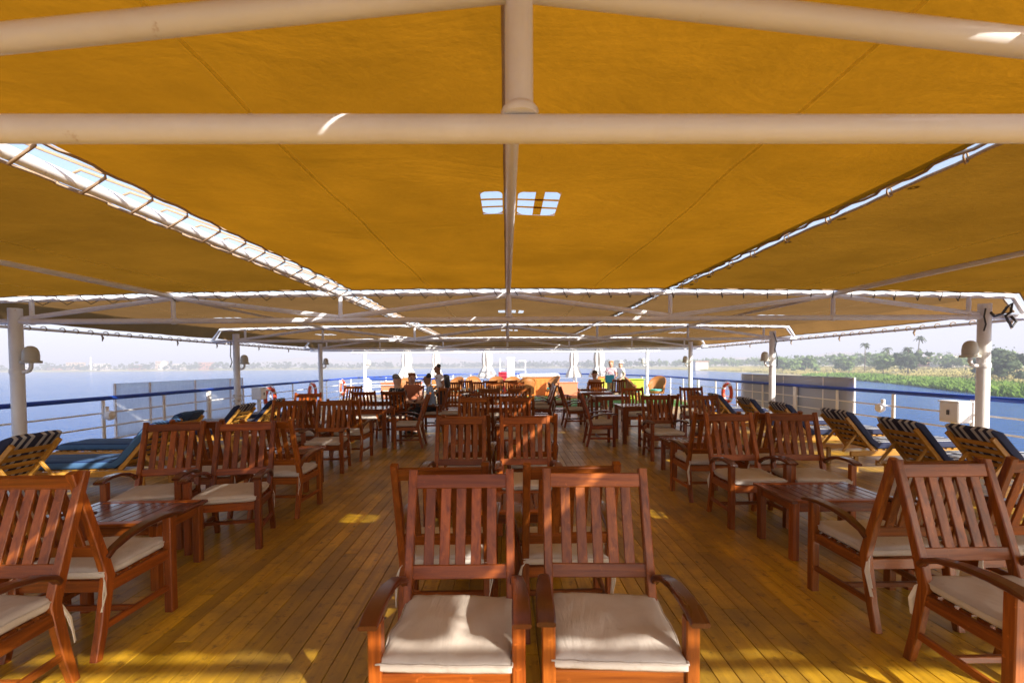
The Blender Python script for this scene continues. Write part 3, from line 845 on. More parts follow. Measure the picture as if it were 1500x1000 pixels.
# sloping end strip
panel(-7.9, 7.9, 18.18, 18.66, M_CAN2, 'narrow tan canvas strip drooping at the far end of the awning', (), (0, 0), 0.95)

# lacing ropes, one run per gap
def lacing(pts_pairs, pipe_dz, name, label, mat, r=.007, grp='lacing ropes of the awning'):
    m = MB()
    pts = []
    for a, b in pts_pairs:
        a, b = Vector(a), Vector(b); c = (a + b) / 2
        pts += [a + Vector((0, 0, .01)), a - Vector((0, 0, .012)), c - Vector((0, 0, pipe_dz)), b - Vector((0, 0, .012)), b + Vector((0, 0, .012)), c + Vector((0, 0, .052))]
    m.tube(pts, r, 5); o = m.build(name, mat, None, 180); tag(o, label, 'rope', grp); return o
def ysteps(a, b, s, sd):
    q = random.Random(sd); y = a + .1; out = []
    while y < b - .1: out.append(y); y += s * q.uniform(.85, 1.15)
    return out
zc = cz(2.5) - .01
for k, (y0, y1) in enumerate(BAYS):
    lacing([((-2.31, y, zc - .02), (-2.67, y + .09, zc - .02)) for y in ysteps(y0, y1, .35, k)], .085, 'lacing_rope', f'brown rope lacing over the wide open gap, {names[k]} bay', M_ROPE, .009)
    lacing([((2.47, y, zc - .015), (2.545, y + .05, zc - .015)) for y in ysteps(y0, y1, .5, k + 5)], .032, 'lacing_rope', f'rope lacing over the tight narrow seam, {names[k]} bay', M_ROPE, .006)
    for s_ in (-1, 1):
        m = MB()
        for y in ysteps(y0, y1, .3, k + 9 + s_):
            m.tube([(s_ * (8.0 + .04 * math.cos(a)), y + .01 * a, 2.285 + .04 * math.sin(a)) for a in [q * math.pi / 4 for q in range(9)]], .009, 5)
        for y in ysteps(y0, y1, 1.9, k + 19 + s_):
            m.tube([(s_ * 8.0, y, 2.25), (s_ * 8.0, y + .03, 2.20), (s_ * 8.01, y + .02, 2.13)], [.015, .02, .008], 5)
        tag(m.build('eave_lacing', M_ROPE), f'row of small rope ties along the {"reed-bank" if s_ > 0 else "town-side"} eave, {names[k]} bay', 'rope', 'eave ties of the awning')
for k, y in enumerate(TY[1:4]):
    prs = []; x = -7.0
    q = random.Random(k)
    while x < 7.0:
        prs.append(((x, y - .10, cz(x) - .025), (x + .12, y + .10, cz(x) - .025))); x += .33 * q.uniform(.85, 1.15)
    lacing(prs, .10, 'cross_lacing', f'dark cord spiralling round the {["first", "second", "third"][k]} cross pipe beyond the vent', M_DROPE, .006)
# right-hand seam eyelets (nearest bay)
m = MB()
for y in ysteps(2.2, 6.6, .62, 44):
    c = Vector((2.62, y, cz(2.62) - .012))
    m.tube([c + Vector((.022 * math.cos(a * math.pi / 6), .022 * math.sin(a * math.pi / 6), 0)) for a in range(12)], .006, 5, closed=True)
o = m.build('eyelets', M_DGREY); o['kind'] = 'stuff'; tag(o, 'row of metal eyelets beside the narrow canvas seam', None)

# post lamps
def post_lamp(x, y, label, two=False):
    s_ = -1 if x > 0 else 1
    t = thing('deck_lamp', label, 'lamp', (x, y, 1.55), 0, 'dome lamps on the awning posts')
    m = MB(); m.tube([(s_ * .06, 0, .0), (s_ * .13, 0, .0), (s_ * .18, 0, .02), (s_ * .205, 0, .06), (s_ * .21, 0, .13)], .028, 10); m.build('bracket', M_POST, t, 60)
    m = MB(); m.lathe([(.12, .13), (.125, .14), (.125, .165), (.10, .17)], (s_ * .21, 0, 0), 18); m.build('base_ring', M_LAMP, t, 40)
    m = MB(); m.lathe([(.098, .17), (.100, .24), (.092, .31), (.070, .36), (.035, .385), (.005, .39)], (s_ * .21, 0, 0), 18); m.build('dome', M_LAMP, t, 70)
    m = MB(); m.lathe([(.088, -.03), (.092, -.02), (.092, .03), (.088, .04)], (0, 0, 0), 18); m.build('clamp', M_POST, t, 40)
ordn = ['nearest', 'second', 'third', 'farthest']
for k, y in enumerate(TY[1:]):
    post_lamp(-XP, y, f'grey dome lamp on the {ordn[k]} town-side awning post')
    post_lamp(XP, y, f'grey dome lamp on the {ordn[k]} reed-bank awning post')
# cable tangle and cables on posts
def cable(pts, label, r=.012): 
    m = MB(); m.tube(pts, r, 6); tag(m.build('hanging_cable', M_DGREY, None, 180), label, 'cable', 'cables hanging on the posts')
cable([(7.35, 6.84, 2.36), (7.42, 6.85, 2.30), (7.55, 6.86, 2.34), (7.62, 6.86, 2.44), (7.70, 6.86, 2.50), (7.68, 6.86, 2.36), (7.60, 6.86, 2.31), (7.66, 6.87, 2.22), (7.72, 6.87, 2.14), (7.78, 6.87, 2.22), (7.70, 6.87, 2.30)], 'knotted dark cable tangle at the top of the big post', .018)
cable([(7.27, 6.84, 2.42), (7.25, 6.84, 2.3), (7.28, 6.84, 2.18), (7.25, 6.84, 2.08)], 'short black cable down the inside of the big post')
cable([(7.32, 12.40, 2.45), (7.40, 12.40, 2.2), (7.36, 12.40, 2.0), (7.44, 12.40, 1.75), (7.42, 12.40, 1.5)], 'thin black cable down the second reed-bank post')
cable([(-7.44, 12.41, 2.3), (-7.46, 12.41, 1.9), (-7.42, 12.41, 1.75), (-7.47, 12.41, 1.6)], 'thin black cable down the second town-side post')
m = MB()
for k in range(4):
    z = .42 + k * .14
    m.tube([(-7.35 + .10 * math.cos(a * math.pi / 6), 12.5 + .10 * math.sin(a * math.pi / 6), z + .02 * math.sin(a * 1.3 + k)) for a in range(12)], .016, 6, closed=True)
for k in range(3): m.tube([(-7.28, 12.40, .42 + k * .14), (-7.35, 12.39, .49 + k * .14), (-7.42, 12.40, .56 + k * .14)], .014, 6)
tag(m.build('rope_coil', M_WROPE, None, 180), 'white rope wound round the foot of the second town-side post', 'rope')

# ------------------------------------------------------------------ armchairs
CHAIR_Z = 1.06
def post_y(z):                                          # lean of the rear post
    if z < .44: return .275 - .09 * (z / .44) ** .8
    return .185 + .19 * ((z - .44) / .62) ** 1.05
def cushion_mesh(seed):
    rr = random.Random(seed); m = MB(); n = 20; W, D = .515, .51
    top = []; bot = []
    for i in range(n + 1):
        rt_, rb = [], []
        for j in range(n + 1):
            u, v = math.sin(math.pi / 2 * (-1 + 2 * i / n)) * .45 + .55 * (-1 + 2 * i / n), math.sin(math.pi / 2 * (-1 + 2 * j / n)) * .45 + .55 * (-1 + 2 * j / n)
            e = (1 - abs(u) ** 16) * (1 - abs(v) ** 16)
            x = u * W / 2 * (1 - .012 * (1 - v * v) * 0 + .03 * abs(v) ** 2 * 0); y = v * D / 2
            edge = .012 * noise.noise(Vector((u * 2.2 + seed, v * 2.2, 1)))
            h = .046 + .020 * e ** .5 + .008 * (1 - u * u) * (1 - v * v) + .009 * noise.noise(Vector((u * 1.4 + seed * 3, v * 1.4, 2))) * e + .006 * noise.noise(Vector((u * 5 + seed, v * 2.5, 6)))
            rt_.append((x + edge, y + edge * .6, h)); rb.append((x + edge, y + edge * .6, .002 + .02 * (1 - e ** .4)))
        top.append(rt_); bot.append(rb)
    m.grid(top); m.grid([r_[::-1] for r_ in bot])
    N1 = (n + 1) ** 2
    def a(i, j): return i * (n + 1) + j
    def b(i, j): return N1 + i * (n + 1) + (n - j)
    for k in range(n):
        m.f += [(a(k, 0), b(k, 0), b(k + 1, 0), a(k + 1, 0))[::-1], (a(k, n), a(k + 1, n), b(k + 1, n), b(k, n))[::-1],
                (a(0, k), a(0, k + 1), b(0, k + 1), b(0, k))[::-1], (a(n, k), b(n, k), b(n, k + 1), a(n, k + 1))[::-1]]
    ring = [top[i][0] for i in range(n)] + [top[n][j] for j in range(n)] + [top[n - i][n] for i in range(n)] + [top[0][n - j] for j in range(n)]
    m.tube([(p[0] * 1.004, p[1] * 1.004, p[2] + .001) for p in ring], .0045, 5, closed=True)
    me = m.mesh('seat_cushion', M_CUSH, 180)
    bm = bmesh.new(); bm.from_mesh(me); bmesh.ops.recalc_face_normals(bm, faces=bm.faces); bm.to_mesh(me); bm.free()
    return me
CUSH = [cushion_mesh(s) for s in range(5)]
def make_chair():
    t = thing('armchair', 'x', 'armchair')
    zs = [0, .15, .30, .44, .52, .62, .75, .90, CHAIR_Z]
    for s_ in (-1, 1):
        m = MB(); m.sweep([(s_ * .275, -.25, 0), (s_ * .275, -.25, .625)], .052, .056, .005, (0, 1, 0)); m.build('front_leg', M_WV, t)
        m = MB(); m.sweep([(s_ * .248, post_y(z), z) for z in zs], .042, [.044, .05, .056, .06, .058, .052, .048, .044, .040], .005, (0, 1, 0)); m.build('rear_post', M_WV, t, 25)
        m = MB(); m.sweep([(s_ * .262, .205, .545), (s_ * .268, .17, .582), (s_ * .276, .08, .622), (s_ * .283, -.04, .646), (s_ * .286, -.17, .652), (s_ * .286, -.26, .646), (s_ * .286, -.32, .632)],
                         [.036, .042, .054, .064, .072, .074, .072], [.03, .03, .03, .028, .027, .026, .022], .006); m.build('armrest', M_ARM, t, 30)
        m = MB(); m.sweep([(s_ * .272, -.22, .385), (s_ * .252, .18, .375)], .026, .066, .004); m.build('side_rail', M_WY, t)
        m = MB(); m.sweep([(s_ * .272, -.222, .165), (s_ * .252, .225, .165)], .024, .038, .004); m.build('stretcher', M_WY, t)
    m = MB(); m.sweep([(-.25, -.25, .385), (.25, -.25, .385)], .030, .072, .004); m.build('front_rail', M_WX, t)
    m = MB(); m.sweep([(-.228, .19, .38), (.228, .19, .38)], .028, .066, .004); m.build('rear_rail', M_WX, t)
    m = MB(); m.sweep([(-.252, .02, .165), (.252, .02, .165)], .024, .034, .004); m.build('cross_stretcher', M_WX, t)
    m = MB()
    for k in range(5): m.sweep([(-.245, -.18 + k * .083, .414), (.245, -.18 + k * .083, .414)], .06, .012, .002)
    m.build('seat_slats', M_WX, t)
    up = Vector((0, -1, .3))
    zt = 1.005; m = MB(); m.sweep([(-.227, post_y(zt), zt), (.227, post_y(zt), zt)], .026, .072, .004, (0, .30, 1)); m.build('top_rail', M_WX, t)
    zb = .592; m = MB(); m.sweep([(-.227, post_y(zb), zb), (.227, post_y(zb), zb)], .026, .066, .004, (0, .30, 1)); m.build('bottom_rail', M_WX, t)
    m = MB(); m.sweep([(0, post_y(z), z) for z in (.62, .74, .86, .972)], .050, .016, .003, (0, 1, 0)); sm = m.mesh('back_slat', M_WV, 25)
    for k in range(5): link('back_slat', sm, t, ((k - 2) * .0775, 0, 0))
    c = link('seat_cushion', CUSH[0], t, (0, -.035, .421))
    for s_ in (-1, 1):
        m = MB(); q = random.Random(s_ + 4)
        for L in (.16, .21):
            m.sweep([(s_ * .235, .235, .03), (s_ * .262, .255, .0), (s_ * .270 + q.uniform(-.02, .02), .27, -.07), (s_ * .262 + q.uniform(-.03, .03), .285 + q.uniform(-.02, .02), -L)], .018, .003, .0005, (1, .4, 0))
        m.build('tie', M_TIE, c)
    return t
C = 'wooden armchair '
chairs = [
 (-.235, 1.98, 0, 'armchair with smooth white cushion facing the viewer, left one of the nearest central pair'),
 (.44, 1.98, -2, 'armchair with creased sun-flecked cushion facing the viewer, right one of the nearest central pair'),
 (-.37, 2.86, 180, 'armchair turned away, directly behind the smooth-cushioned front armchair'),
 (.35, 2.86, 181, 'armchair turned away, directly behind the crease-cushioned front armchair'),
 (-.49, 4.52, 0, 'left armchair of the second central pair facing the viewer, beyond the hidden coffee table'),
 (.20, 4.52, 1, 'right armchair of the second central pair facing the viewer, sun streak on its post'),
 (-.45, 5.38, 180, 'armchair turned away, back to back with the left of the second central pair'),
 (.30, 5.38, 179, 'armchair turned away, back to back with the right of the second central pair'),
 (-.57, 7.5, 0, 'left armchair of the third central row facing the viewer'),
 (.14, 7.5, -1, 'right armchair of the third central row facing the viewer'),
 (-.5, 8.36, 180, 'left armchair turned away behind the third central row'),
 (.22, 8.36, 180, 'right armchair turned away behind the third central row'),
 (-.42, 10.6, 0, 'left armchair of the fourth central row facing the viewer'),
 (.32, 10.6, 2, 'right armchair of the fourth central row facing the viewer'),
 (-.42, 11.46, 180, 'left armchair turned away behind the fourth central row'),
 (.32, 11.46, 180, 'right armchair turned away behind the fourth central row'),
 (-.40, 14.7, 0, 'left armchair of the last central row before the turf'),
 (.32, 14.7, 0, 'right armchair of the last central row before the turf'),
 (.98, 12.5, -90, 'armchair seen from its side at the aisle, nearer of two facing left'),
 (1.05, 13.7, -90, 'armchair seen from its side at the aisle, farther of two facing left'),
 (-2.48, 2.04, 0, 'armchair cut by the left picture edge, slatted back striped by sun'),
 (-2.50, 2.74, 180, 'armchair turned away toward the left coffee table, behind the sun-striped armchair'),
 (-3.20, 2.74, 180, 'armchair at the left picture edge, turned toward the left coffee table'),
 (-3.22, 4.20, 13, 'armchair beyond the left coffee table, the one beside the blue loungers'),
 (-2.52, 4.20, 12, 'armchair beyond the left coffee table, sunlit stripe across its cushion'),
 (-3.20, 5.08, 182, 'armchair turned away, behind the one beside the blue loungers'),
 (-2.47, 5.06, 180, 'armchair turned away, behind the one with a sunlit cushion stripe'),
 (-3.50, 7.05, 3, 'armchair facing the viewer in the second left row, nearer the railing'),
 (-2.77, 7.05, 4, 'armchair facing the viewer in the second left row, nearer the aisle'),
 (-2.72, 7.95, 180, 'armchair turned toward the nearer left dining table, aisle side'),
 (-3.45, 7.95, 180, 'armchair turned toward the nearer left dining table, railing side'),
 (-1.93, 9.1, -88, 'armchair at the aisle end of the nearer left dining table, facing it'),
 (-2.50, 10.4, 180, 'armchair under the grey-haired guest in a patterned top'),
 (-3.15, 10.4, 180, 'empty armchair beside the grey-haired guest'),
 (-2.55, 12.25, 0, 'armchair under the red-haired guest'),
 (-1.80, 11.25, -90, 'armchair under the man in the pale blue shirt'),
 (-1.42, 11.2, 6, 'empty armchair right behind the man in the pale blue shirt'),
 (-4.1, 9.2, 8, 'armchair alone between the second left row and the railing'),
 (-4.4, 12.6, -8, 'small far armchair near the third town-side post'),
 (2.42, 2.12, 0, 'armchair cut by the right picture edge, facing the viewer with tilted slatted back'),
 (2.44, 2.91, 180, 'armchair turned to the right coffee table, back to the picture-edge armchair'),
 (3.12, 2.91, 180, 'armchair at the right picture edge, turned to the right coffee table'),
 (2.45, 4.62, 1, 'armchair beyond the right coffee table, the one at the aisle'),
 (3.10, 4.62, -7, 'armchair beyond the right coffee table, the one by the yellow loungers'),
 (2.38, 5.48, 180, 'armchair turned away behind the aisle one of the right pair'),
 (3.08, 5.48, 180, 'armchair turned away behind the one by the yellow loungers'),
 (2.68, 7.75, 2, 'armchair facing the viewer in the second right row, nearer the aisle'),
 (3.50, 7.75, -3, 'armchair facing the viewer in the second right row, nearer the railing'),
 (2.88, 8.62, 180, 'armchair turned toward the nearest right dining table'),
 (1.85, 9.1, 88, 'armchair at the aisle end of the nearest right dining table, facing it'),
 (3.02, 10.55, 0, 'armchair on the far side of the nearest right dining table'),
 (1.75, 11.9, 92, 'armchair at the aisle end of the second right dining table'),
 (1.70, 14.3, 90, 'armchair at the aisle end of the third right dining table'),
 (3.0, 15.5, 180, 'armchair under the guest with a hair bun'),
 (4.4, 10.6, -10, 'armchair by itself near the second reed-bank post'),
 (-1.75, 15.3, 5, 'far armchair left of the last central row, nearer the left tables'),
 (-1.05, 15.5, -4, 'far armchair left of the last central row, nearer the middle'),
 (-.6, 17.2, 180, 'far armchair turned to the rattan chairs, left of a pair'),
 (.15, 17.3, 178, 'far armchair turned to the rattan chairs, right of a pair'),
 (-1.5, 17.6, 170, 'far armchair turned to the cream umbrella'),
 (-3.3, 16.2, 12, 'far armchair between the standing man and the salmon planter'),
 (4.1, 16.6, -20, 'far armchair right of the guest with a bun'),
]
ch0 = make_chair()
for i, (x, y, a, lab) in enumerate(chairs):
    o = ch0 if i == 0 else copy_tree(ch0)
    o.location = (x, y, 0); o.rotation_euler = (0, 0, R(a))
    if y > 9: lab = lab
    o['label'] = lab; o['group'] = 'wooden armchairs on the deck'
    tone = rnd.uniform(.78, 1.15); warm = rnd.uniform(.85, 1.12)
    for c in o.children: c.color = (tone, tone * warm, tone * warm, 1)
    for c in o.children:
        if c.name.startswith('seat_cushion'):
            c.data = CUSH[[0, 3, 1, 2, 4][i % 5]]; c.rotation_euler = (0, 0, R(rnd.uniform(-2.5, 2.5))); c.location = (rnd.uniform(-.008, .008), -.035 + rnd.uniform(-.01, .012), .421)

# ------------------------------------------------------------------ tables
def make_table(name, L, D, H, cat, nsl, leg=.058):
    t = thing(name, 'x', cat)
    pitch = (L - .10) / nsl
    m = MB(); m.cbox((0, 0, 0), (pitch - .009, D - .13, .020), .003); sm = m.mesh('top_slat', M_TBL)
    for k in range(nsl): link('top_slat', sm, t, (-(L - .10) / 2 + pitch * (k + .5), 0, H - .012))
    for s_ in (-1, 1):
        m = MB(); m.cbox((s_ * (L / 2 - .025), 0, H - .011), (.05, D, .024), .004); m.build('top_frame', M_TBL, t)
        m = MB(); m.cbox((0, s_ * (D / 2 - .0325), H - .0115), (L - .104, .061, .023), .004); m.build('top_frame', M_WX, t)
        m = MB(); m.cbox((0, s_ * (D / 2 - .055), H - .065), (L - .16, .022, .075), .003); m.build('apron', M_WX, t)
        m = MB(); m.cbox((s_ * (L / 2 - .055), 0, H - .065), (.022, D - .16, .075), .003); m.build('apron', M_WY, t)
        for q in (-1, 1):
            m = MB(); m.cbox((s_ * (L / 2 - .055), q * (D / 2 - .055), (H - .025) / 2), (leg, leg, H - .025), .005); m.build('leg', M_WV, t)
    return t
ct = make_table('coffee_table', .86, .58, .50, 'coffee table', 9)
for i, (x, y, a, lab) in enumerate([(-2.92, 3.50, 2, 'dark slatted coffee table between the two left armchair rows, shiny with sky reflection'), (2.71, 3.88, 0, 'dark slatted coffee table between the two right armchair rows'),
                                    (0, 3.68, 0, 'slatted coffee table hidden behind the nearest central armchairs'), (-2.95, 6.05, 0, 'second slatted coffee table of the left rows'), (2.75, 6.62, 0, 'second slatted coffee table of the right rows')]):
    o = ct if i == 0 else copy_tree(ct); o.location = (x, y, 0); o.rotation_euler = (0, 0, R(a)); o['label'] = lab; o['group'] = 'slatted coffee tables'
dt = make_table('dining_table', .98, .80, .76, 'dining table', 9, .075)
for i, (x, y, lab) in enumerate([(-2.85, 9.32, 'empty wooden dining table before the seated guests'), (-2.80, 11.3, 'wooden dining table the three guests sit around'), (2.82, 9.5, 'nearest wooden dining table right of the aisle'),
                                 (2.85, 12.5, 'second wooden dining table right of the aisle'), (2.75, 14.25, 'third wooden dining table right of the aisle'), (3.1, 16.45, 'wooden dining table in front of the guest with a bun'),
                                 (-.05, 9.45, 'wooden table between the third and fourth central rows'), (-.05, 13.0, 'wooden table before the last central row')]):
    o = dt if i == 0 else copy_tree(dt); o.location = (x, y, 0); o['label'] = lab; o['group'] = 'wooden dining tables'

# ------------------------------------------------------------------ sun loungers (head at -x, foot at +x)
def make_lounger():
    t = thing('sun_lounger', 'x', 'sun lounger')
    W = .62; z0 = .27; a = R(50); L2 = .60; hx = -.30            # hinge x
    for s_ in (-1, 1):
        m = MB(); m.cbox((.28, s_ * (W / 2), z0), (1.96, .035, .075), .005); m.build('side_rail', M_TEAK, t)
        for x in (-.58, 1.12): 
            m = MB(); m.cbox((x, s_ * (W / 2 - .036), .130), (.06, .034, .26), .004); m.build('leg', M_TEAK, t)
        p0 = Vector((hx, s_ * (W / 2 - .055), z0 + .03)); d = Vector((-math.cos(a), 0, math.sin(a)))
        m = MB(); m.sweep([p0, p0 + d * (L2 + .05)], .034, .055, .004, (0, 0, 1)); m.build('back_stile', M_TEAK, t)
        q = p0 + d * .34; m = MB(); m.sweep([q - Vector((0, s_ * .04, 0)), (hx - .44, s_ * (W / 2 - .09), z0 + .02)], .026, .034, .003, (1, 0, 0)); m.build('prop', M_TEAK, t)
    m = MB(); m.cbox((0, 0, 0), (.062, W - .16, .016), .003); sm = m.mesh('back_slat', M_TEAKY)
    d = Vector((-math.cos(a), 0, math.sin(a)))
    for k in range(5):
        o = link('back_slat', sm, t, Vector((hx, 0, z0 + .045)) + d * (.09 + k * .108)); o.rotation_euler = (0, a, 0)
    m = MB(); m.cbox((0, 0, 0), (.07, W - .04, .016), .003); sm2 = m.mesh('seat_slat', M_TEAKY)
    for k in range(14): link('seat_slat', sm2, t, (hx + .08 + k * .107, 0, z0 + .046))
    m = MB(); m.cbox((1.24, 0, z0), (.03, W - .04, .07), .004); m.build('end_rail', M_TEAKY, t)
    m = MB(); P = []; nrm = Vector((math.sin(a), 0, math.cos(a))); n = 14
    path = [Vector((hx, 0, z0 + .06)) + d * (.70 - .70 * k / 8) for k in range(8)] + [Vector((hx + .04 + 1.5 * k / 14, 0, z0 + .06)) for k in range(15)]
    for k, p in enumerate(path):
        nv = nrm if k < 7 else (nrm + Vector((0, 0, 1))).normalized() if k < 9 else Vector((0, 0, 1))
        th = .095 if 0 < k < len(path) - 1 else .05
        hw = W / 2 - .02 if 0 < k < len(path) - 1 else W / 2 - .045
        P.append([p + Vector((0, y * hw, 0)) + nv * h for y, h in ((-1, .012), (-.96, .002), (.96, .002), (1, .012), (1.0, th * .75), (.93, th), (.5, th + .008), (0, th), (-.5, th + .008), (-.93, th), (-1.0, th * .75), (-1, .012))])
    m.grid(P); m.add(P[0][:11], [tuple(range(11))]); m.add(P[-1][:11], [tuple(range(11))[::-1]])
    m.build('mattress', M_STRIPE, t, 50)
    return t
lg = make_lounger()
LG = [(5.85, 4.95, -2, 'yellow-framed striped lounger half hidden by the big post'), (5.65, 5.72, 3, 'yellow-framed striped lounger between big post and right coffee table'), (5.75, 6.95, 2, 'yellow-framed striped lounger against the right armchair pair'),
      (5.7, 8.3, 0, 'fourth striped lounger of the reed-bank row'), (5.75, 9.6, 1, 'fifth striped lounger of the reed-bank row'), (5.7, 10.9, -1, 'sixth striped lounger of the reed-bank row'), (5.75, 12.3, 0, 'last striped lounger of the reed-bank row'),
      (-5.85, 5.0, 181, 'striped lounger beside the nearest town-side post, slatted back showing'), (-5.25, 6.05, 184, 'blue lounger seen from its side with yellow wooden frame'), (-5.8, 7.4, 180, 'third striped lounger of the town-side row'),
      (-5.75, 8.9, 178, 'striped lounger just below the canvas screen'), (-5.8, 10.2, 180, 'striped lounger by the rope-wound post'), (-5.75, 11.7, 180, 'last striped lounger of the town-side row')]
for i, (x, y, a, lab) in enumerate(LG):
    o = lg if i == 0 else copy_tree(lg); o.location = (x, y, 0); o.rotation_euler = (0, 0, R(a)); o['label'] = lab; o['group'] = 'striped sun loungers'
    if x < 0 and y > 6 and y < 8:
        for c in o.children:
            if c.name.startswith('mattress'): c.data = c.data.copy(); c.data.materials[0] = M_STRIPEB
def side_table(x, y, lab):
    t = thing('side_table', lab, 'side table', (x, y, 0), 0, 'low wooden side tables')
    m = MB(); m.cbox((0, 0, .40), (.42, .42, .025), .004); m.build('top', M_TEAK, t)
    for a in (-1, 1):
        for b in (-1, 1): m = MB(); m.cbox((a * .17, b * .17, .193), (.04, .04, .386), .004); m.build('leg', M_TEAK, t)
side_table(4.45, 7.6, 'low yellow wooden side table among the reed-bank loungers')
side_table(-4.35, 8.1, 'low yellow wooden side table among the town-side loungers')

# ------------------------------------------------------------------ open fore deck
def umbrella(x, y, s_, lab):
    t = thing('folded_umbrella', lab, 'umbrella', (x, y, 0), 0, 'folded white umbrellas on the fore deck')
    m = MB(); m.tube([(0, 0, .06), (0, 0, 2.75)], .024, 8); m.build('pole', M_WHITE, t, 60)
    m = MB(); m.lathe([(.3, .004), (.3, .05), (.06, .09), (.04, .2)], seg=16); m.build('base', M_WHITE, t, 40)
    m = MB(); P = []
    for z, r_ in ((.90, .46), (1.05, .42), (1.25, .33), (1.42, .25), (1.55, .19), (1.7, .21), (1.95, .24), (2.2, .22), (2.45, .17), (2.7, .03)):
        P.append([(s_ * (r_ * (1 + .22 * math.sin(k * 8 * math.pi / 24 * 2 + z)) * math.cos(k * math.pi / 12)), s_ * (r_ * (1 + .22 * math.sin(k * 8 * math.pi / 24 * 2 + z)) * math.sin(k * math.pi / 12)), z) for k in range(25)])
    m.grid(P); m.build('canopy', M_FAB, t, 50)
    m = MB(); m.tube([(s_ * .17 * math.cos(k * math.pi / 8), s_ * .17 * math.sin(k * math.pi / 8), 1.57) for k in range(16)], .02, 5, closed=True); m.build('tie_band', M_WROPE, t)
M_FAB = simple('umbrella_fabric', (.62, .60, .58), .85, var=.06, scale=5)
for x, y, s_, lab in [(-5.9, 27, 1.15, 'folded white umbrella above the patterned-top guest'), (-4.25, 27.5, .85, 'slim folded umbrella behind the man in white'), (-1.1, 26, 1.1, 'folded cream umbrella left of the white mast'),
                      (4.0, 27, .95, 'slim folded umbrella right of the orange counter'), (5.3, 26, 1.15, 'folded white umbrella beside the standing woman')]:
    umbrella(x, y, s_, lab)

def rattan_chair():
    t = thing('rattan_chair', 'x', 'rattan chair')
    m = MB(); P = []
    for k in range(21):
        a = R(-20 + 220 * k / 20); h = .36 + .40 * max(0, math.sin(a)) ** .7
        P.append([(.34 * math.cos(a), .30 * math.sin(a), .24), (.36 * math.cos(a), .32 * math.sin(a), .40), (.39 * math.cos(a), .36 * math.sin(a), .26 + h * .75), (.40 * math.cos(a), .38 * math.sin(a), .28 + h)])
    m.grid(P); o = m.build('shell', M_RATTAN, t, 60); o.modifiers.new('thickness', 'SOLIDIFY').thickness = .03
    m = MB(); m.tube([Vector(p[-1]) for p in P], .026, 8); m.build('rim', M_RATTAN, t, 60)
    m = MB(); m.lathe([(.33, .24), (.34, .34), (.30, .36)], seg=18); m.build('seat', M_RATTAN, t, 40)
    m = MB(); m.lathe([(.28, .362), (.30, .40), (.28, .44), (.1, .45)], seg=18); m.build('cushion', M_TURQ, t, 60)
    for a in range(4):
        q = R(45 + 90 * a); m = MB(); m.tube([(.24 * math.cos(q), .24 * math.sin(q), .25), (.29 * math.cos(q), .29 * math.sin(q), 0)], .022, 6); m.build('leg', M_RATTAN, t)
    return t
rc = rattan_chair(); i = 0
RC = [(-3.2, 21.2, 20, 'behind the man in white, left of a pair'), (-2.5, 21.5, -30, 'behind the man in white, right of a pair'), (-1.7, 22.5, 10, 'left of the cream umbrella'), (-1.4, 21.0, 60, 'in front of the cream umbrella'),
      (-.55, 21.6, -15, 'below the red locker'), (.3, 21.4, 0, 'left of the orange counter front'), (2.35, 22.6, -60, 'at the end of the orange counter'), (4.7, 20.6, 30, 'before the slim umbrella at right'),
      (7.1, 20.6, -40, 'with a turquoise cushion near the third reed-bank post'), (-4.6, 20.2, 15, 'before the orange planter'), (5.7, 19.6, 70, 'below the standing woman'), (.95, 20.6, 190, 'turned to the orange counter')]
for x, y, a, lab in RC:
    o = rc if i == 0 else copy_tree(rc); i += 1
    o.location = (x, y + .8, .005); o.rotation_euler = (0, 0, R(a)); o['label'] = 'orange rattan tub chair ' + lab; o['group'] = 'rattan chairs on the fore deck'

t = thing('bar_counter', 'orange counter with a white rounded top on the fore deck', 'counter', (1.75, 24.6, 0))
m = MB(); m.cbox((0, 0, .48), (1.75, .7, .955), .02); m.build('body', M_ORANGE, t)
m = MB(); m.cbox((0, 0, 1.06), (2.15, .95, .20), .07); m.build('top', M_WHITE, t)
m = MB(); m.cbox((0, -.36, .45), (.04, .02, .8), .004); bt = m.mesh('batten', M_ORANGE)
for k in range(8): link('batten', bt, t, ((k - 3.5) * .22, 0, 0))
t = thing('vent_mast', 'white mast housing standing behind the red locker', 'mast', (.25, 26.5, 0))
m = MB(); m.cbox((0, 0, 1.0), (.42, .42, 2.0), .04); m.build('housing', M_WHITE, t)
m = MB(); m.cbox((0, 0, 2.03), (.48, .48, .05), .01); m.build('cap', M_WHITE, t)
for x, h in ((-.62, 2.0), (.85, 1.9)):
    m = MB(); m.tube([(x, 0, 0), (x, 0, h)], .03, 8); m.build('side_pole', M_WHITE, t, 60)
m = MB(); m.tube([(-.62, 0, 1.35), (-.22, 0, 1.35)], .025, 8); m.tube([(.22, 0, 1.35), (.85, 0, 1.35)], .025, 8); m.tube([(.45, 0, 1.86), (.85, 0, 1.86)], .025, 8); m.build('cross_arm', M_WHITE, t, 60)
t = thing('red_locker', 'small red locker in front of the white mast', 'locker', (-.22, 25.8, 0))
m = MB(); m.cbox((0, 0, .62), (.46, .4, 1.24), .02); m.build('case', M_RED, t)
m = MB(); m.cbox((0, -.205, .62), (.38, .015, 1.1), .004); m.build('door', M_RED, t)
m = MB(); m.cbox((.13, -.225, .65), (.03, .025, .12), .004); m.build('handle', M_WHITE, t)
def planter(x, y, L, h, mat, lab):
    t = thing('planter_box', lab, 'planter', (x, y, 0), 0, 'painted planter boxes')
    m = MB(); m.cbox((0, 0, h / 2), (L, .5, h), .02); m.build('box', mat, t)
    m = MB(); m.cbox((0, 0, h + .02), (L + .06, .56, .04), .01); m.build('rim', mat, t)
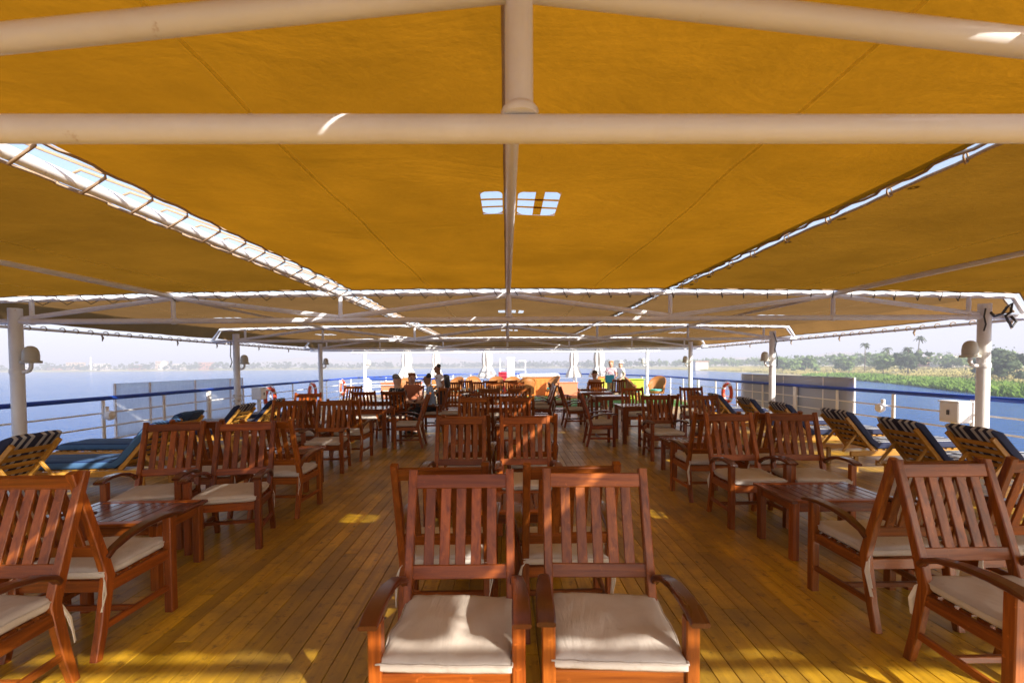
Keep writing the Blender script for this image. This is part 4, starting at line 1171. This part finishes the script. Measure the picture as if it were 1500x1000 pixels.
planter(-5.1, 22.2, 1.9, .78, M_SALMON, 'salmon-orange planter box behind the short blue railing')
planter(2.95, 22.0, .9, .74, M_SALMON, 'salmon box right of the bright turf gap')
planter(-4.3, 14.0, .6, .5, M_ORANGE, 'small orange box by the railing behind the left armchairs')
t = thing('towel_cabinet', 'lime green covered cabinet beside the farthest reed-bank post', 'cabinet', (5.95, 21.3, 0))
m = MB(); m.cbox((0, 0, .45), (.85, .6, .89), .03); m.build('cover', M_LIME, t)
m = MB(); m.cbox((0, 0, .92), (.95, .7, .05), .02); m.build('lid', M_LIME, t)
m = MB(); m.cbox((0, -.306, .45), (.02, .012, .7), .003); m.build('seam', M_DGREY, t)
t = thing('towel_cabinet', 'smaller yellow-green cabinet left of the lime one', 'cabinet', (4.55, 21.9, 0))
m = MB(); m.cbox((0, 0, .45), (.5, .5, .89), .03); m.build('cover', simple('yellow_green', (.5, .47, .06), .7), t)
m = MB(); m.cbox((0, 0, .92), (.58, .58, .05), .02); m.build('lid', M_LIME, t)

# ------------------------------------------------------------------ people
def skin_obj(name, V, E, Rr, mat, parent, sub=2):
    me = bpy.data.meshes.new(name); me.from_pydata(V, E, []); o = bpy.data.objects.new(name, me); COL.objects.link(o)
    sk = o.modifiers.new('skin', 'SKIN'); sk.use_smooth_shade = True
    for i, r_ in enumerate(Rr):
        v = me.skin_vertices[0].data[i]; v.radius = r_ if hasattr(r_, '__len__') else (r_, r_)
        v.use_root = (i == 0)
    ss = o.modifiers.new('sub', 'SUBSURF'); ss.levels = sub; ss.render_levels = sub
    dg = bpy.context.evaluated_depsgraph_get(); dg.update()
    m2 = bpy.data.meshes.new_from_object(o.evaluated_get(dg)); m2.materials.clear(); m2.materials.append(mat)
    m2.polygons.foreach_set('use_smooth', [True] * len(m2.polygons))
    bpy.data.objects.remove(o); 
    return link(name, m2, parent)
def skin_mat(n, c): return simple(n, c, .5, var=.06)
def person(loc, rz, label, skin, hairc, shirt, pants, pose='sit', lean=0.0, hairlong=False, hat=None, turn=0, scale=1.0, shirt_dark=None):
    """local: faces -y; origin on the deck under the pelvis"""
    t = thing('person', label, 'person', loc, rz); t.scale = (scale,) * 3
    sit = pose == 'sit'; hz = .60 if sit else .93
    ca, sa = math.cos(lean), math.sin(lean)
    def T(x, y, z): return (x, y * ca - z * sa, hz + y * sa + z * ca)      # torso frame, leans forward
    V = []; E = []; Rr = []
    def add(p, r_, par=None):
        V.append(tuple(p)); Rr.append(r_)
        if par is not None: E.append((par, len(V) - 1))
        return len(V) - 1
    pel = add(T(0, 0, 0), (.125, .10)); wst = add(T(0, 0, .18), (.115, .088), pel); chs = add(T(0, 0, .36), (.135, .10), wst); nk0 = add(T(0, .01, .50), (.07, .065), chs)
    nk = add(T(0, 0, .545), .064, nk0); hd0 = add(T(0, -.02, .605), (.084, .090), nk); hd = add(T(0, -.012, .685), (.098, .112), hd0); ht = add(T(0, 0, .775), (.076, .088), hd)
    hands = []
    for s_ in (-1, 1):
        sh = add(T(s_ * .16, .0, .46), .062, chs)
        if sit: el = add(T(s_ * .24, -.06, .20), .043, sh); wr = add(T(s_ * .15, -.28, .16), .030, el); hdn = Vector((-s_ * .2, -1, -.1))
        else: el = add(T(s_ * .235, .02, .17), .043, sh); wr = add(T(s_ * .2, -.18, .08 if s_ < 0 else .02), .030, el); hdn = Vector((0, -.8, -.4))
        hdn.normalize(); P0 = Vector(V[wr]); pa = add(P0 + hdn * .06, (.034, .018), wr)
        sd = Vector((1, 0, 0))
        for k, L in enumerate((.07, .08, .075, .06)):
            b = P0 + hdn * .095 + sd * (k - 1.5) * .018; f1 = add(b, .0095, pa); add(b + hdn * L * .7 + Vector((0, 0, -.018)), .008, f1)
        th = add(P0 + hdn * .05 - sd * s_ * .045, .010, pa); add(P0 + hdn * .09 - sd * s_ * .055, .009, th)
        hip = add(T(s_ * .09, 0, -.05), .092, pel)
        if sit: kn = add((s_ * .12, -.44, .52), .060, hip); an = add((s_ * .12, -.40, .10), .038, kn)
        else: kn = add((s_ * .10, -.02, .50), .058, hip); an = add((s_ * .10, .02, .10), .038, kn)
        ft = add((s_ * .125, V[an][1] - .12, .045), (.040, .03), an)
    body = skin_obj('body', V, E, Rr, skin, t)
    S = {i: V[i] for i in range(len(V))}
    # shirt
    V2 = [T(0, 0, -.06), T(0, 0, .18), T(0, 0, .36), T(0, .008, .49)]; R2 = [(.165, .135), (.150, .122), (.160, .128), (.085, .08)]; E2 = [(0, 1), (1, 2), (2, 3)]
    for s_ in (-1, 1):
        n0 = len(V2); V2 += [T(s_ * .165, 0, .455), T(s_ * .215, -.02, .30)]; R2 += [.078, .070]; E2 += [(2, n0), (n0, n0 + 1)]
    skin_obj('shirt', V2, E2, R2, shirt, t)
    V3 = [T(0, 0, .0)]; R3 = [(.138, .115)]; E3 = []
    for s_ in (-1, 1):
        n0 = len(V3)
        if sit: V3 += [T(s_ * .095, 0, -.05), (s_ * .12, -.43, .52), (s_ * .12, -.40, .16)]
        else: V3 += [T(s_ * .095, 0, -.05), (s_ * .10, -.02, .50), (s_ * .10, .02, .14)]
        R3 += [.108, .075, .058]; E3 += [(0, n0), (n0, n0 + 1), (n0 + 1, n0 + 2)]
    skin_obj('trousers', V3, E3, R3, pants, t)
    # head details
    hv = [T(0, .034, .69), T(0, .028, .765), T(0, -.02, .792)]; hr = [(.100, .094), (.102, .096), (.084, .076)]
    he = [(0, 1), (1, 2)]
    if hairlong: hv += [T(0, .075, .60), T(0, .085, .48)]; hr += [(.082, .05), (.06, .035)]; he += [(0, 3), (3, 4)]
    skin_obj('hair', hv, he, hr, hairc, t)
    for s_ in (-1, 1):
        m = MB(); m.lathe([(.002, -.010), (.009, -.005), (.009, .005), (.002, .010)], T(s_ * .034, -.104, .705), 8); m.build('eye', M_DGREY, t)
        m = MB(); m.lathe([(.004, -.03), (.018, -.012), (.020, .012), (.006, .03)], T(s_ * .092, .005, .69), 8); m.build('ear', skin, t)
        m = MB(); p = Vector(V[[i for i in range(len(V)) if abs(V[i][2] - .10) < 1e-6][0 if s_ < 0 else -1]])
        m.cbox((s_ * .12, p.y - .07, .035), (.095, .25, .07), .025); m.build('shoe', M_DGREY, t)
    m = MB(); m.sweep([T(0, -.102, .715), T(0, -.132, .672)], [.018, .032], [.018, .03], .006, (0, 1, 0)); m.build('nose', skin, t)
    m = MB(); m.cbox(T(0, -.104, .632), (.045, .012, .012), .004); m.build('mouth', simple('lips', (.35, .13, .10), .5), t)
    if hat:
        m = MB(); m.lathe([(.17, .75), (.165, .765), (.10, .775), (.097, .83), (.06, .875), (.01, .885)], T(0, .0, 0)[:2] + (hz,), 16); m.build('hat', hat, t, 50)
    return t
SK1 = skin_mat('skin_fair', (.58, .35, .25)); SK2 = skin_mat('skin_tan', (.36, .19, .11)); SK3 = skin_mat('skin_rosy', (.56, .30, .21))
H_GR = simple('hair_grey', (.20, .19, .18), .7, var=.3, scale=60); H_RED = simple('hair_red', (.26, .09, .03), .6, var=.3, scale=60); H_BK = simple('hair_black', (.015, .013, .012), .5); H_BR = simple('hair_brown', (.12, .065, .03), .6, var=.3, scale=60); H_BL = simple('hair_blond', (.45, .26, .12), .6, var=.3, scale=60)
def pattern(name, a, b, sc):
    m, t, p, o = mat_new(name); v = N(t, 'ShaderNodeTexVoronoi', Scale=sc); tc = t.nodes.new('ShaderNodeTexCoord'); t.links.new(tc.outputs['Object'], v.inputs['Vector'])
    t.links.new(mix(t, ramp(t, v.outputs['Distance'], [(.3, 0.0), (.36, 1.0)]), a, b), p.inputs['Base Color']); p.inputs['Roughness'].default_value = .85; return m
S_PAT = pattern('patterned_cloth', (.45, .40, .36), (.02, .02, .025), 16)
S_BLUE = simple('pale_blue_cotton', (.30, .40, .62), .85, var=.06); S_WHITE = simple('white_cotton', (.78, .76, .80), .85, var=.05)
S_RUST = simple('rust_cotton', (.42, .14, .07), .85); S_PINK = simple('pink_cotton', (.66, .42, .46), .85); S_ROSE = simple('rose_skin_tone_top', (.52, .28, .20), .85)
D_DARK = simple('dark_trousers', (.02, .022, .03), .85); D_BEIGE = simple('beige_trousers', (.40, .32, .22), .85)
person((-2.50, 10.40, 0), R(150), 'grey-haired guest in a black patterned top seated at the left dining table', SK1, H_GR, S_PAT, D_DARK)
person((-2.55, 12.25, 0), R(20), 'red-haired guest in a rust top seated facing the viewer', SK3, H_RED, S_RUST, D_DARK, lean=.12, hairlong=True)
person((-1.84, 11.25, 0), R(-80), 'man in a pale blue shirt seated with his back turned', SK2, H_BK, S_BLUE, D_DARK, lean=.15)
t = person((-1.86, 13.0, 0), R(-62), 'man in a white shirt with a dark backpack standing by the table', SK2, H_BK, S_WHITE, D_DARK, 'stand', .16, scale=.95)
m = MB(); m.cbox((0, .17, 1.22), (.28, .15, .42), .05, Matrix.Rotation(.16, 3, 'X')); bp = m.build('backpack', M_DGREY, t, 40)
person((3.0, 15.45, 0), R(180), 'guest with brown hair in a bun seated with back turned', SK3, H_BR, S_ROSE, D_BEIGE)
bun = None
t = person((4.75, 20.6, 0), R(-25), 'blond woman in a pink blouse standing and holding a teal bag', SK3, H_BL, S_PINK, D_BEIGE, 'stand', .05, True, scale=1.02)
person((5.45, 21.6, 0), R(-60), 'man in white with a sun hat standing by the rail', SK1, H_GR, S_WHITE, D_BEIGE, 'stand', .03, hat=simple('straw_hat', (.78, .74, .66), .8), scale=1.0)
t = thing('shoulder_bag', 'teal and white bag held in front of the blond woman', 'bag', (4.60, 20.22, .80))
m = MB(); m.cbox((0, 0, .17), (.40, .12, .34), .03); m.build('pouch', simple('teal_fabric', (.02, .22, .33), .7), t)
m = MB(); m.cbox((0, -.005, .36), (.41, .13, .05), .015); m.build('top_band', M_WHITE, t)
m = MB(); m.tube([(-.14, 0, .38), (-.10, 0, .5), (0, .02, .56), (.10, 0, .5), (.14, 0, .38)], .012, 6); m.build('handle', M_WHITE, t, 60)

# ------------------------------------------------------------------ haze
mb = MB(); mb.cbox((0, 1350, (WZ - 1 + 175) / 2), (10800, 8000, 175 - (WZ - 1)), .01)
hz = mb.build('haze', None); tag(hz, kind='stuff')
mt, t, p, o = mat_new('air_haze'); t.nodes.remove(p)
pv = N(t, 'ShaderNodeVolumePrincipled'); pv.inputs['Color'].default_value = (.78, .80, .93, 1); pv.inputs['Density'].default_value = .00075; pv.inputs['Anisotropy'].default_value = 0.0
t.links.new(pv.outputs[0], o.inputs['Volume']); hz.data.materials.clear(); hz.data.materials.append(mt)
